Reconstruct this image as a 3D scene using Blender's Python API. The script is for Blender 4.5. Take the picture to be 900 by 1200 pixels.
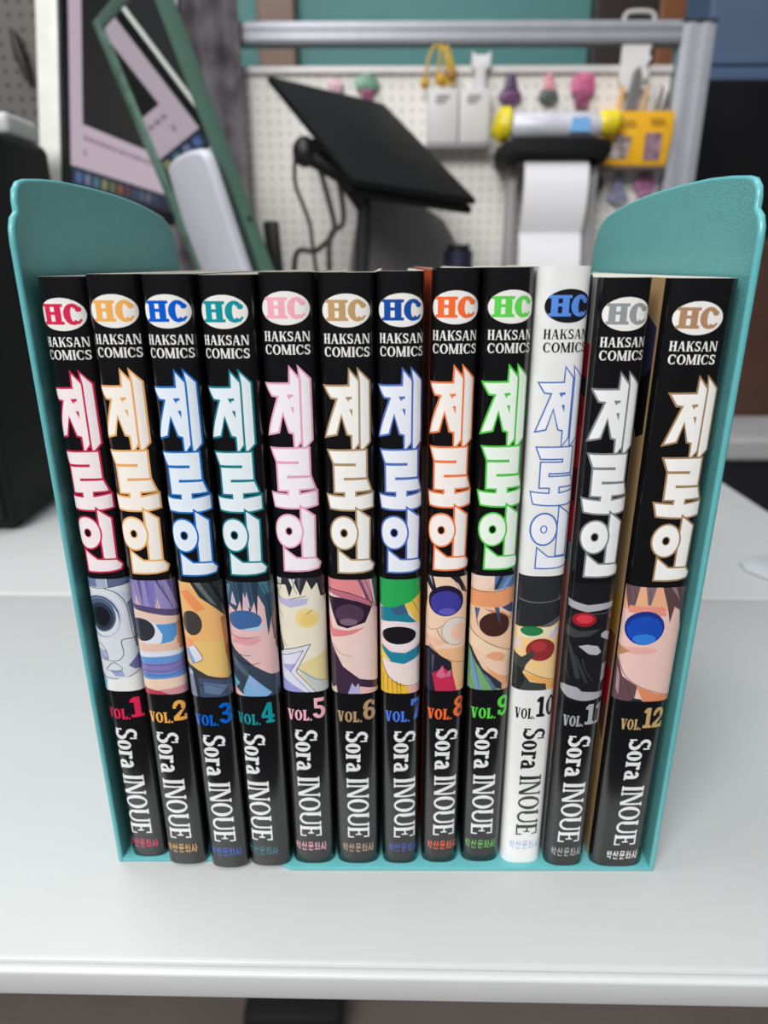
import bpy, bmesh, math, random
from mathutils import Vector, Matrix, geometry

for o in list(bpy.data.objects):
    bpy.data.objects.remove(o, do_unlink=True)
SC = bpy.context.scene
COL = SC.collection
V3 = Vector

# ------------------------------------------------------------------ camera
F_PX, PITCH, ROLL, YAW = 795.0, math.radians(20.0), -0.002, 0.004
fw = V3((-math.sin(YAW) * math.cos(PITCH), math.cos(YAW) * math.cos(PITCH), -math.sin(PITCH)))
rt = V3((math.cos(YAW), math.sin(YAW), 0))
dn = fw.cross(rt)
R = rt * math.cos(ROLL) - dn * math.sin(ROLL)
Dn = rt * math.sin(ROLL) + dn * math.cos(ROLL)
cam = bpy.data.cameras.new('camera')
cam.sensor_fit = 'VERTICAL'; cam.sensor_height = 36; cam.sensor_width = 27
cam.lens = F_PX / 1200 * 36
cam.clip_start = 0.01; cam.clip_end = 50
cam.dof.use_dof = True; cam.dof.focus_distance = 0.190; cam.dof.aperture_fstop = 10.5
co = bpy.data.objects.new('camera', cam); COL.objects.link(co)
m = Matrix((R, -Dn, -fw)).transposed().to_4x4(); m.translation = (0.0005, -0.1763, 0.1918)
co.matrix_world = m
SC.camera = co
# ------------------------------------------------------------------ light
w = bpy.data.worlds.new('room_light'); SC.world = w; w.use_nodes = True
bg = w.node_tree.nodes['Background']; bg.inputs[0].default_value = (0.93, 0.97, 1.0, 1); bg.inputs[1].default_value = 1.0
_nt = w.node_tree; _g = _nt.nodes.new('ShaderNodeTexCoord'); _x = _nt.nodes.new('ShaderNodeSeparateXYZ'); _r = _nt.nodes.new('ShaderNodeValToRGB')
_nt.links.new(_g.outputs['Generated'], _x.inputs[0]); _nt.links.new(_x.outputs['Z'], _r.inputs['Fac']); _nt.links.new(_r.outputs['Color'], bg.inputs['Color'])
_r.color_ramp.elements[0].position = 0.0; _r.color_ramp.elements[0].color = (0.035, 0.035, 0.037, 1)      # dim walls around and below
_r.color_ramp.elements[1].position = 0.75; _r.color_ramp.elements[1].color = (0.56, 0.58, 0.60, 1)         # pale ceiling
def area(name, loc, target, sx, sy, power, col):
    l = bpy.data.lights.new(name, 'AREA'); l.shape = 'RECTANGLE'; l.size = sx; l.size_y = sy; l.energy = power; l.color = col
    o = bpy.data.objects.new(name, l); COL.objects.link(o); o.location = loc
    o.rotation_euler = (V3(target) - V3(loc)).to_track_quat('-Z', 'Y').to_euler()
area('ceiling_lamp_light', (-0.6, -1.3, 1.32), (0, 0.0, 0.08), 1.1, 0.7, 39, (1.0, 0.995, 0.985))
area('second_ceiling_lamp_light', (-0.42, 0.2, 1.55), (0.0, 0.35, 0), 0.7, 0.5, 9, (0.98, 0.99, 1.0))
vs = SC.view_settings; vs.view_transform = 'Standard'; vs.look = 'None'; vs.gamma = 1; vs.use_curve_mapping = False; vs.exposure = 0.0

# ------------------------------------------------------------------ materials
def lin(c):
    return tuple((x / 255 / 12.92 if x <= 10.3 else ((x / 255 + 0.055) / 1.055) ** 2.4) for x in c)
MATS = {}
def mat(rgb, rough=0.5, metal=0.0, vary=0.05, scale=60, bump=0.0, bscale=800, emit=0.0, spec=0.5, name=None, trans=0.0):
    key = (tuple(rgb), rough, metal, vary, scale, bump, bscale, emit, spec, trans)
    if key in MATS: return MATS[key]
    mm = bpy.data.materials.new(name or 'surface_%d' % len(MATS)); mm.use_nodes = True
    nt = mm.node_tree; b = nt.nodes['Principled BSDF']; c = lin(rgb)
    b.inputs['Roughness'].default_value = rough; b.inputs['Metallic'].default_value = metal
    b.inputs['Specular IOR Level'].default_value = spec
    if trans: b.inputs['Transmission Weight'].default_value = trans
    tc = nt.nodes.new('ShaderNodeTexCoord')
    nz = nt.nodes.new('ShaderNodeTexNoise'); nz.inputs['Scale'].default_value = scale; nz.inputs['Detail'].default_value = 3
    nt.links.new(tc.outputs['Object'], nz.inputs['Vector'])
    rp = nt.nodes.new('ShaderNodeValToRGB')
    rp.color_ramp.elements[0].position = 0.3; rp.color_ramp.elements[1].position = 0.7
    rp.color_ramp.elements[0].color = tuple(x * (1 - vary) for x in c) + (1,)
    rp.color_ramp.elements[1].color = tuple(min(1, x * (1 + vary)) for x in c) + (1,)
    nt.links.new(nz.outputs['Fac'], rp.inputs['Fac'])
    if emit:
        b.inputs['Base Color'].default_value = (0.02, 0.02, 0.02, 1)
        nt.links.new(rp.outputs['Color'], b.inputs['Emission Color']); b.inputs['Emission Strength'].default_value = emit
    else:
        nt.links.new(rp.outputs['Color'], b.inputs['Base Color'])
    if bump:
        n2 = nt.nodes.new('ShaderNodeTexNoise'); n2.inputs['Scale'].default_value = bscale; n2.inputs['Detail'].default_value = 2
        nt.links.new(tc.outputs['Object'], n2.inputs['Vector'])
        bp = nt.nodes.new('ShaderNodeBump'); bp.inputs['Strength'].default_value = bump; bp.inputs['Distance'].default_value = 0.0006
        nt.links.new(n2.outputs['Fac'], bp.inputs['Height']); nt.links.new(bp.outputs['Normal'], b.inputs['Normal'])
    MATS[key] = mm
    return mm

# ------------------------------------------------------------------ object helpers
def tag(o, label, cat=None, group=None, kind=None):
    if label: o['label'] = label
    if cat: o['category'] = cat
    if group: o['group'] = group
    if kind: o['kind'] = kind
    return o
def thing(name, loc, label, cat, group=None, rot=None):
    o = bpy.data.objects.new(name, None); COL.objects.link(o); o.location = bk(loc); o.empty_display_size = 0.02
    if rot: o.rotation_euler = rot
    return tag(o, label, cat, group)
def world_loc(p):
    l = V3((0, 0, 0))
    while p: l += p.location; p = p.parent
    return l
BACK = False
def bk(p):
    """the back of the room was measured in its own frame: brings it to the desk's"""
    if not BACK: return V3(p)
    y = (p[1] + 0.19) * 0.904 - 0.1763
    f = lambda z: 0.1918 + 0.96685 * (z - 0.204) + 0.06171 * (y + 0.1763)
    z = f(p[2]) if p[2] > 0.1 else p[2] / 0.1 * f(0.1)
    return V3((p[0] * 0.979, y, z))
def obj(name, bm, mats, parent=None, smooth=False, local=False):
    """links a bmesh as one mesh object; verts are in world space unless local"""
    if BACK and not local:
        for v in bm.verts: v.co = bk(v.co)
    if parent and not local:
        l = world_loc(parent)
        for v in bm.verts: v.co -= l
    me = bpy.data.meshes.new(name); bm.normal_update(); bm.to_mesh(me); bm.free()
    for x in (mats if isinstance(mats, (list, tuple)) else [mats]): me.materials.append(x)
    if smooth:
        for p in me.polygons: p.use_smooth = True
        try: me.set_sharp_from_angle(angle=math.radians(40))
        except Exception: pass
    o = bpy.data.objects.new(name, me); COL.objects.link(o)
    if parent: o.parent = parent
    return o
def top(name, bm, mats, label, cat, group=None, base=None, smooth=False):
    """a thing that is one mesh; its origin goes to its base"""
    for v in bm.verts: v.co = bk(v.co)
    xs = [v.co for v in bm.verts]
    if base is None:
        base = V3(((min(v.x for v in xs) + max(v.x for v in xs)) / 2, (min(v.y for v in xs) + max(v.y for v in xs)) / 2, min(v.z for v in xs)))
    for v in bm.verts: v.co -= V3(base)
    o = obj(name, bm, mats, smooth=smooth, local=True); o.location = base
    return tag(o, label, cat, group)
def BM(): return bmesh.new()
def box(bm, lo, hi, bev=0.0, seg=2, M=None, mi=0):
    lo = V3(lo); hi = V3(hi)
    g = bmesh.ops.create_cube(bm, size=1)
    vs_ = g['verts']
    for v in vs_: v.co = V3([(lo[i] + hi[i]) / 2 + v.co[i] * (hi[i] - lo[i]) for i in range(3)])
    fs = list({f for v in vs_ for f in v.link_faces})
    for f in fs: f.material_index = mi
    if bev:
        es = list({e for v in vs_ for e in v.link_edges})
        r = bmesh.ops.bevel(bm, geom=es, offset=bev, segments=seg, profile=0.5, affect='EDGES', clamp_overlap=True)
        vs_ = list({v for f in r['faces'] for v in f.verts} | {v for v in vs_ if v.is_valid})
        for f in r['faces']: f.material_index = mi
    if M is not None:
        for v in vs_: v.co = M @ v.co
    return bm
def tube(bm, pts, r, seg=10, cap=True, mi=0):
    pts = [V3(p) for p in pts]; rings = []
    rr = r if isinstance(r, (list, tuple)) else [r] * len(pts)
    prev = None
    for i, p in enumerate(pts):
        d = (pts[min(i + 1, len(pts) - 1)] - pts[max(i - 1, 0)]).normalized()
        a = d.orthogonal().normalized() if prev is None else (prev - d * prev.dot(d)).normalized()
        prev = a; b = d.cross(a)
        rings.append([bm.verts.new(p + (a * math.cos(t) + b * math.sin(t)) * rr[i]) for t in [2 * math.pi * k / seg for k in range(seg)]])
    for A, B in zip(rings, rings[1:]):
        for k in range(seg):
            f = bm.faces.new((A[k], A[(k + 1) % seg], B[(k + 1) % seg], B[k])); f.material_index = mi
    if cap:
        bm.faces.new(list(reversed(rings[0]))).material_index = mi; bm.faces.new(rings[-1]).material_index = mi
    return bm
def spline(pts, n=8):
    pts = [V3(p) for p in pts]; P = [pts[0]] + pts + [pts[-1]]; out = []
    for i in range(1, len(P) - 2):
        for k in range(n):
            t = k / n
            out.append(0.5 * ((2 * P[i]) + (-P[i - 1] + P[i + 1]) * t + (2 * P[i - 1] - 5 * P[i] + 4 * P[i + 1] - P[i + 2]) * t * t + (-P[i - 1] + 3 * P[i] - 3 * P[i + 1] + P[i + 2]) * t ** 3))
    return out + [pts[-1]]
def prism(bm, pts, off, bev=0.0, mi=0, seg=2):
    """planar polygon of 3d points extruded by vector off"""
    off = V3(off)
    a = [bm.verts.new(V3(p)) for p in pts]; b = [bm.verts.new(V3(p) + off) for p in pts]
    n = len(a); fs = [bm.faces.new(a), bm.faces.new(list(reversed(b)))]
    for i in range(n): fs.append(bm.faces.new((a[(i + 1) % n], a[i], b[i], b[(i + 1) % n])))
    for f in fs: f.material_index = mi
    bmesh.ops.recalc_face_normals(bm, faces=fs)
    if bev:
        es = [e for e in fs[0].edges] + [e for e in fs[1].edges]
        r = bmesh.ops.bevel(bm, geom=es, offset=bev, segments=seg, profile=0.5, affect='EDGES', clamp_overlap=True)
        for f in r['faces']: f.material_index = mi
    return bm
def ellipsoid(bm, c, r, seg=16, mi=0):
    g = bmesh.ops.create_uvsphere(bm, u_segments=seg, v_segments=seg // 2 + 2, radius=1)
    for v in g['verts']:
        v.co = V3([c[i] + v.co[i] * r[i] for i in range(3)])
        for f in v.link_faces: f.material_index = mi
    return bm

# ================================================================== setting
M_white = mat((193, 195, 194), 0.38, vary=0.012, scale=25, bump=0.05, bscale=900, name='white_laminate')
M_whitee = mat((206, 206, 206), 0.3, vary=0.01, name='white_edge_band')
fl = BM(); box(fl, (-2.2, 0.02, -0.76), (2.2, 1.46, -0.72))
tag(obj('floor', fl, mat((118, 106, 100), 0.5, vary=0.1, scale=6)), 'grey brown floor under the desks', kind='structure')
wl = BM(); box(wl, (-2.2, 1.45, -0.72), (2.2, 1.53, 2.0))
tag(obj('wall_back', wl, mat((84, 140, 138), 0.6, vary=0.08, scale=3)), 'dim teal wall far behind the pegboard', kind='structure')
for k, (x0, x1, c) in enumerate([(-0.255, -0.18, (128, 98, 80)), (0.41, 0.535, (52, 42, 38)), (0.537, 0.627, (150, 96, 66))]):
    t_ = BM(); box(t_, (x0, 1.41, -0.72), (x1, 1.45, 2.0), 0.004)
    tag(obj('trim_%d' % (k + 1), t_, mat(c, 0.5, vary=0.15, scale=8)), ['pale brown upright board on the teal wall', 'dark brown upright board on the teal wall', 'orange brown upright board on the teal wall'][k], kind='structure')

# ------------------------------------------------------------------ desks
SL = -0.0159
def desk(name, label, x0, x1, y0, y1):
    t = thing(name, ((x0 + x1) / 2, (y0 + y1) / 2, -0.72), label, 'desk', 'white desks')
    bm = BM(); box(bm, (x0, y0, -0.014), (x1, y1, 0), 0.0016, 3)
    for v in bm.verts: v.co.y += SL * v.co.x
    obj('desktop', bm, M_white, t, smooth=True)
    for x in (x0 + 0.03, x1 - 0.02):
        for y in ((y0 + 0.05, y1 - 0.06) if y0 < 0 else (y0 + 0.4, y1 - 0.06)):
            bm = BM(); box(bm, (x - 0.015, y - 0.015, -0.72), (x + 0.015, y + 0.015, -0.014), 0.002)
            obj('leg', bm, M_whitee, t)
    return t
d1 = desk('white_desk', 'white desk in front that carries the teal bookend', -0.95, 0.3155, -0.0357, 0.1959)
d2 = desk('white_desk', 'white desk behind the seam, carrying the monitor and pegboard', -0.95, 0.3155, 0.1990, 0.93)
eb = BM(); box(eb, (-0.949, -0.0387, -0.0112), (0.3153, -0.0353, -0.0009), 0.0013, 3)
for v in eb.verts: v.co.y += SL * v.co.x
tag(obj('edge_band', eb, M_whitee, d1, smooth=True), 'smooth white edge strip')
bm = BM(); box(bm, (-0.175, 0.38, -0.72), (-0.055, 0.6, -0.66), 0.01)
top('footrest', bm, mat((22, 20, 20), 0.6), 'black box on the floor under the front desk', 'footrest', smooth=True)

# ================================================================== spine lettering library (shapes are lists of polygons, mm)
def rect(x0, y0, x1, y1): return [(x0, y0), (x1, y0), (x1, y1), (x0, y1)]
def arcs(cx, cy, rx, ry, a0, a1, tx, ty, n=14):
    out = []; pr = None
    for k in range(n + 1):
        a = math.radians(a0 + (a1 - a0) * k / n); c, s = math.cos(a), math.sin(a)
        q = ((cx + rx * c, cy + ry * s), (cx + (rx - tx) * c, cy + (ry - ty) * s))
        if pr: out.append([pr[0], q[0], q[1], pr[1]])
        pr = q
    return out
def ell(cx, cy, rx, ry, n=28, rot=0):
    cr, sr = math.cos(math.radians(rot)), math.sin(math.radians(rot)); o = []
    for k in range(n):
        a = 2 * math.pi * k / n; x, y = rx * math.cos(a), ry * math.sin(a)
        o.append((cx + x * cr - y * sr, cy + x * sr + y * cr))
    return o
def dg(x0, y0, x1, y1, t): return [(x0 - t / 2, y0), (x0 + t / 2, y0), (x1 + t / 2, y1), (x1 - t / 2, y1)]
def glyph(c, s=0.17, h=0.06, sl=0.07, st=0.05):
    """serif capital in a box of height 1; returns polygons and width. s thick stem, h hairline, sl serif length, st serif thickness"""
    g = []
    def stem(x, t, y0=0, y1=1, b=True, tp=True, l=True, r=True):
        g.append(rect(x, y0, x + t, y1))
        for on, y in ((b, y0), (tp, y1 - st)):
            if on: g.append(rect(x - (sl if l else 0), y, x + t + (sl if r else 0), y + st))
    W = 0.7
    if c == 'H': stem(sl, s); stem(W - sl - s, s); g.append(rect(sl, 0.47, W - sl, 0.47 + max(h, st)))
    elif c == 'I': W = s + 2 * sl; stem(sl, s)
    elif c == 'A':
        W = 0.76; g += [dg(sl + h / 2, 0, W / 2 - s * .2, 1, h), dg(W - sl - s / 2, 0, W / 2, 1, s), rect(0.2, 0.3, W - 0.2, 0.3 + h)]
        g += [rect(0, 0, 2 * sl + h, st), rect(W - 2 * sl - s * .9, 0, W, st)]
    elif c == 'K':
        W = 0.74; stem(sl, s); g += [dg(sl + s, 0.4, W - sl - h, 1, h * 1.2), dg(W - sl - s / 2, 0, sl + s + 0.14, 0.56, s)]
        g += [rect(W - 2 * sl - s, 0, W, st), rect(W - 2 * sl - h, 1 - st, W, 1)]
    elif c == 'N':
        W = 0.78; stem(sl, h * 1.2); stem(W - sl - h * 1.2, h * 1.2, b=False); g.append(dg(sl + s / 2, 1, W - sl - s * .45, 0, s))
    elif c == 'M':
        W = 0.92; stem(sl, h * 1.2); stem(W - sl - s, s); g += [dg(sl + s * .5, 1, W / 2, 0.02, s * .9), dg(W - sl - s * .6, 1, W / 2, 0.02, h * 1.2)]
    elif c == 'V': W = 0.74; g += [dg(sl + s / 2, 1, W / 2, 0, s), dg(W - sl - h / 2, 1, W / 2 + s * .2, 0, h), rect(0, 1 - st, 2 * sl + s, 1), rect(W - 2 * sl - h, 1 - st, W, 1)]
    elif c == 'L': W = 0.6; stem(sl, s); g += [rect(sl, 0, W, st), [(W, 0), (W, 0.3), (W - st, 0.3), (W - st * 2.2, 0)]]
    elif c == 'E': W = 0.62; stem(sl, s); g += [rect(sl, 0, W, st), rect(sl, 1 - st, W * .96, 1), rect(sl, .48, W * .75, .48 + st), rect(W - st, 0, W, .28), rect(W * .96 - st, .74, W * .96, 1), rect(W * .75 - st, .36, W * .75, .64)]
    elif c == 'U': W = 0.78; g += arcs(W / 2, 0.32, W / 2 - sl, 0.32, 180, 360, (s + h) / 2, h * 1.3); stem(sl, s, 0.32, b=False); stem(W - sl - h * 1.3, h * 1.3, 0.32, b=False)
    elif c == 'C':
        W = 0.7; g += arcs(W / 2, .5, W / 2, .5, 48, 312, s, max(h, .06), 22)
        if s >= .22: g += [ell(W * .81, .73, .12, .125, 16), [(W * .66, .12), (W * .78, .02), (W * .98, .24), (W * .9, .3)]]
        else: g += [rect(W * .82, .66, W * .82 + st * 1.2, .96), rect(W * .82, .05, W * .82 + st * .8, .3)]
    elif c == 'O': W = 0.76; g += arcs(W / 2, .5, W / 2, .5, 0, 360, s, h, 28)
    elif c == 'S':
        W = 0.56; t = s * .95
        g += arcs(W / 2, .745, W / 2 - .02, .255, 35, 270, t * .9, t * .7, 16) + arcs(W / 2, .275, W / 2, .275, 90, -150, t, t * .75, 16)
        g += [rect(W * .84, .66, W * .84 + st, .97), rect(W * .02, .03, W * .02 + st, .34)]
    elif c == 'o': W = .5; g += arcs(W / 2, .325, W / 2, .335, 0, 360, s, h, 24)
    elif c == 'r': W = .42; stem(sl, s * .95, 0, .65, tp=False); g += [rect(0, .6, sl + s * .9, .65), ell(W - .07, .56, .085, .085, 12)] + arcs(sl + s + .08, .42, .14, .23, 150, 50, .06, .07, 6)
    elif c == 'a':
        W = .5; stem(W - sl - s, s * .95, 0, .45, b=False, tp=False); g += arcs(W / 2 - .02, .45, W / 2 - .06, .2, 0, 165, s * .9, h * 1.4, 10) + arcs(.2, .18, .2, .185, 60, 330, s * .9, h, 14)
        g += [rect(.2, .32, W - sl - s * .5, .32 + h), rect(W - sl - s * .1, 0, W, st)]
    elif c == '.': W = .24; g.append(rect(.05, 0, .21, .17))
    elif c == '1': W = .46; g += [rect(.14, 0, .36, 1), rect(0, 0, W, .14), [(.14, 1), (0, .86), (0, .74), (.14, .74)]]
    elif c == '2': W = .58; g += arcs(.29, .7, .28, .3, 170, -40, .2, .17, 14) + [[(.0, .14), (.0, .2), (.34, .52), (.52, .55), (.4, .4), (.22, .14)], rect(0, 0, W, .17), rect(W - .1, 0, W, .28), rect(0, .6, .14, .76)]
    elif c == '3': W = .58; g += arcs(.28, .74, .28, .26, 165, -90, .2, .15, 14) + arcs(.28, .28, .3, .28, 90, -165, .2, .15, 14) + [rect(.14, .44, .32, .58)]
    elif c == '4': W = .6; g += [rect(.3, 0, .5, 1), rect(.2, 0, .6, .13), rect(0, .24, .6, .4), [(0, .4), (.3, 1), (.42, 1), (.16, .4)]]
    elif c == '5': W = .58; g += [rect(.06, .82, .52, 1), rect(.06, .5, .2, 1)] + arcs(.27, .32, .3, .32, 120, -165, .2, .15, 16)
    elif c == '6': W = .58; g += arcs(.29, .31, .29, .31, 0, 360, .19, .14, 22) + arcs(.34, .6, .34, .4, 75, 190, .2, .16, 12) + [rect(.4, .7, .54, .92)]
    elif c == '7': W = .58; g += [rect(0, .82, W, 1), rect(0, .68, .12, 1), [(W, .82), (W, .9), (.36, 0), (.12, 0), (.38, .82)]]
    elif c == '8': W = .58; g += arcs(.29, .75, .26, .25, 0, 360, .17, .12, 20) + arcs(.29, .28, .29, .28, 0, 360, .19, .13, 22)
    elif c == '9': W = .58; g += arcs(.29, .69, .29, .31, 0, 360, .19, .14, 22) + arcs(.24, .4, .34, .4, 255, 370, .2, .16, 12) + [rect(.04, .08, .18, .3)]
    elif c == '0': W = .58; g += arcs(.29, .5, .29, .5, 0, 360, .19, .13, 24)
    return g, W
def text(st_, x0, y0, x1, y1, gap=0.06, **k):
    """lay a word into a box (capitals fill its height)"""
    gs = []; x = 0
    for ch in st_:
        if ch == ' ': x += 0.3; continue
        g, W = glyph(ch, **k); gs.append((g, x)); x += W + gap
    x -= gap; sx = (x1 - x0) / x; sy = y1 - y0; out = []
    for g, ox in gs:
        for p in g: out.append([(x0 + (px + ox) * sx, y0 + py * sy) for px, py in p])
    return out
def line(pts, w0, w1=None, closed=False):
    """ribbon along points with width going w0 -> w1"""
    if closed: pts = list(pts) + [pts[0]]
    w1 = w0 if w1 is None else w1; out = []; n = len(pts) - 1
    nr = []
    for i in range(len(pts)):
        a = pts[i - 1] if i > 0 else (pts[-2] if closed else None); b = pts[i]; c = pts[i + 1] if i < n else (pts[1] if closed else None)
        def un(p, q):
            l = math.hypot(q[0] - p[0], q[1] - p[1]) or 1e-9; return (-(q[1] - p[1]) / l, (q[0] - p[0]) / l)
        if a is None: nn = un(b, c); f = 1
        elif c is None: nn = un(a, b); f = 1
        else:
            n1, n2 = un(a, b), un(b, c); sx, sy = n1[0] + n2[0], n1[1] + n2[1]; l = math.hypot(sx, sy) or 1e-9
            nn = (sx / l, sy / l); f = min(2.2, 1 / max(0.3, nn[0] * n1[0] + nn[1] * n1[1]))
        nr.append((nn, f))
    for i in range(n):
        q = []
        for j, sg in ((i, 1), (i + 1, 1), (i + 1, -1), (i, -1)):
            hw = (w0 + (w1 - w0) * j / n) / 2 * nr[j][1] * sg
            q.append((pts[j][0] + nr[j][0][0] * hw, pts[j][1] + nr[j][0][1] * hw))
        out.append(q)
    return out

# Korean title, mm on the spine (u from the spine's middle, height above the book's foot)
JE_A = [(-6.13, 163.33), (0.42, 163.47), (0.5, 167.36), (2.8, 164.53), (2.7, 148.74), (0.9, 146.29), (0.88, 150.64), (-0.32, 150.98), (-1.89, 156.43), (-3.38, 150.96), (-6.22, 150.19), (-2.65, 160.47), (-4.41, 160.65)]
JE_B = [(2.76, 167.51), (5.36, 164.69), (5.38, 148.75), (3.15, 146.3), (3.04, 148.74), (3.13, 164.53)]
JE_H = [[(-0.73, 160.77), (0.94, 160.88), (0.92, 160.2), (0.25, 160.1), (0.05, 159.47), (-0.37, 160.05)], [(0.15, 157.57), (1.02, 157.57), (0.98, 155.51)]]
RO = [(-5.57, 146.14), (4.38, 146.31), (4.38, 138.86), (-1.63, 138.82), (-1.64, 138.03), (4.57, 138.18), (5.59, 135.17), (1.34, 134.98), (1.31, 133.33), (6.18, 134.11), (6.2, 130.29), (3.36, 129.78), (0.33, 129.6), (-2.7, 129.69), (-5.47, 129.94), (-6.37, 133.49), (-1.36, 133.2), (-1.32, 134.7), (-4.08, 134.68), (-4.12, 142.04), (1.66, 142.07), (1.67, 142.85), (-4.2, 142.81)]
IN_V = [(1.75, 129.61), (5.1, 126.91), (4.87, 114.57), (1.7, 114.55)]
IN_N = [(-3.53, 117.08), (-0.23, 114.25), (4.97, 114.17), (6.35, 112.57), (5.82, 111.3), (3.1, 110.81), (-0.04, 110.61), (-3.59, 110.65)]
RING_C = (-1.95, 122.6)

def hangul(x0, y0, x1, y1):
    """publisher's five syllables as strokes"""
    t = 0.14
    H_ = lambda ox, oy, sx, sy: [rect(ox + .35 * sx, oy + .9 * sy, ox + .65 * sx, oy + sy), rect(ox, oy + .7 * sy, ox + sx, oy + .8 * sy)] + arcs(ox + .5 * sx, oy + .32 * sy, .36 * sx, .32 * sy, 0, 360, .12, .1, 12)
    cells = [
        H_(.02, .42, .55, .56) + [rect(.66, .4, .77, 1), rect(.77, .66, .92, .76), rect(.15, .22, .77, .32), rect(.66, 0, .77, .3)],
        line([(.28, .98), (.24, .7), (.03, .42)], t) + line([(.25, .75), (.52, .42)], t) + [rect(.66, .3, .77, 1), rect(.77, .62, .92, .72), rect(.14, 0, .25, .28), rect(.14, 0, .82, .1)],
        line([(.2, .62), (.2, .95), (.76, .95), (.76, .62)], .1, closed=True) + [rect(0, .42, .96, .52), rect(.45, .24, .56, .45), rect(.15, 0, .26, .28), rect(.15, 0, .82, .1)],
        H_(.02, .38, .55, .62) + [rect(.24, .2, .34, .36), rect(0, .1, .62, .2), rect(.7, 0, .81, 1), rect(.8, .46, .96, .56)],
        line([(.3, .95), (.25, .5), (.02, .08)], t) + line([(.26, .6), (.58, .08)], t) + [rect(.7, 0, .81, 1), rect(.8, .46, .98, .56)]]
    out = []; wd = (x1 - x0) / 5
    for k, c in enumerate(cells):
        for p in c: out.append([(x0 + (k + px * .92) * wd, y0 + py * (y1 - y0)) for px, py in p])
    return out

# ================================================================== books
SPINE_GLOSS = dict(rough=0.2, spec=0.55)
def ink(rgb): return mat(rgb, 0.2, vary=0.02, scale=300, spec=1.0)
BD = 0.128            # book depth
class Profile:
    """cross-section of a book cover: left side, rounded spine, right side, by arc length (m)"""
    def __init__(s, W, r=0.0042, p=2.7):
        hw = W / 2; pts = []
        n = 56
        for k in range(n + 1):
            t = math.pi - math.pi * k / n
            c, sn = math.cos(t), math.sin(t)
            pts.append((hw * math.copysign(abs(c) ** (2 / p), c), r * (1 - abs(sn) ** (2 / p))))
        pts = [(-hw, BD)] + [(-hw, r + (BD - r) * q) for q in (0.6, 0.3, 0.12, 0.04)] + pts + [(hw, r + (BD - r) * q) for q in (0.04, 0.12, 0.3, 0.6)] + [(hw, BD)]
        s.pts = pts; L = [0]
        for a, b in zip(pts, pts[1:]): L.append(L[-1] + math.hypot(b[0] - a[0], b[1] - a[1]))
        mid = L[5 + n // 2]; s.L = [l - mid for l in L]; s.hw = hw
    def at(s, u):
        L = s.L; lo, hi = 0, len(L) - 2
        while lo < hi:
            md = (lo + hi + 1) // 2
            if L[md] <= u: lo = md
            else: hi = md - 1
        a, b = s.pts[lo], s.pts[lo + 1]; t = (u - L[lo]) / (L[lo + 1] - L[lo])
        dx, dy = b[0] - a[0], b[1] - a[1]; l = math.hypot(dx, dy) or 1
        return a[0] + dx * t, a[1] + dy * t, dy / l, -dx / l     # point and outward normal
    def cuts(s): return [l for l in s.L[3:-3]]

def printed(name, shapes, prof, parent, base_off=0.00003, clip=None, label=None):
    """shapes: list of (colour, [polygons in mm]); laid on the spine surface as one mesh"""
    bm = BM(); mats = []; idx = {}; off = {}
    lay = bm.verts.layers.float.new('lift')
    n = 0
    for rgb, polys in shapes:
        if rgb not in idx: idx[rgb] = len(mats); mats.append(ink(rgb))
        for p in polys:
            p = [(x * 0.0010055, (y + 1.7) * 0.0009937 - 0.0017) for x, y in p]
            n += 1; z = base_off + n * 2.0e-7
            tri = geometry.tessellate_polygon([[V3((x, y, 0)) for x, y in p]])
            vs_ = [bm.verts.new((x, y, 0)) for x, y in p]
            for v in vs_: v[lay] = z
            for t in tri:
                a, b, c = [p[i] for i in t]
                ar = (b[0] - a[0]) * (c[1] - a[1]) - (b[1] - a[1]) * (c[0] - a[0])
                if abs(ar) < 1e-14: continue
                try: f = bm.faces.new([vs_[i] for i in (t if ar > 0 else t[::-1])]); f.material_index = idx[rgb]
                except ValueError: pass
    def cut(co, no, outer=False, inner=False):
        bmesh.ops.bisect_plane(bm, geom=bm.verts[:] + bm.edges[:] + bm.faces[:], plane_co=co, plane_no=no, dist=1e-7, clear_outer=outer, clear_inner=inner)
    if clip:
        u0, u1 = clip[0] * 0.0010055, clip[1] * 0.0010055; z0, z1 = [(c + 1.7) * 0.0009937 - 0.0017 for c in clip[2:]]
        cut((u0, 0, 0), (1, 0, 0), inner=True); cut((u1, 0, 0), (1, 0, 0), outer=True)
        cut((0, z0, 0), (0, 1, 0), inner=True); cut((0, z1, 0), (0, 1, 0), outer=True)
    us = [v.co.x for v in bm.verts]; lo, hi = min(us), max(us); last = -9
    for u in prof.cuts():
        if lo < u < hi and u - last > 0.00022: cut((u, 0, 0), (1, 0, 0)); last = u
    nrm = []
    for v in bm.verts:
        x, y, nx, ny = prof.at(v.co.x)
        v.co = (x + nx * v[lay], y + ny * v[lay], v.co.y); nrm.append((nx, ny, 0))
    me = bpy.data.meshes.new(name); bm.to_mesh(me); bm.free()
    for x in mats: me.materials.append(x)
    for q in me.polygons: q.use_smooth = True
    me.normals_split_custom_set_from_vertices(nrm)
    o = bpy.data.objects.new(name, me); COL.objects.link(o); o.parent = parent
    if label: o['label'] = label
    return o

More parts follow.
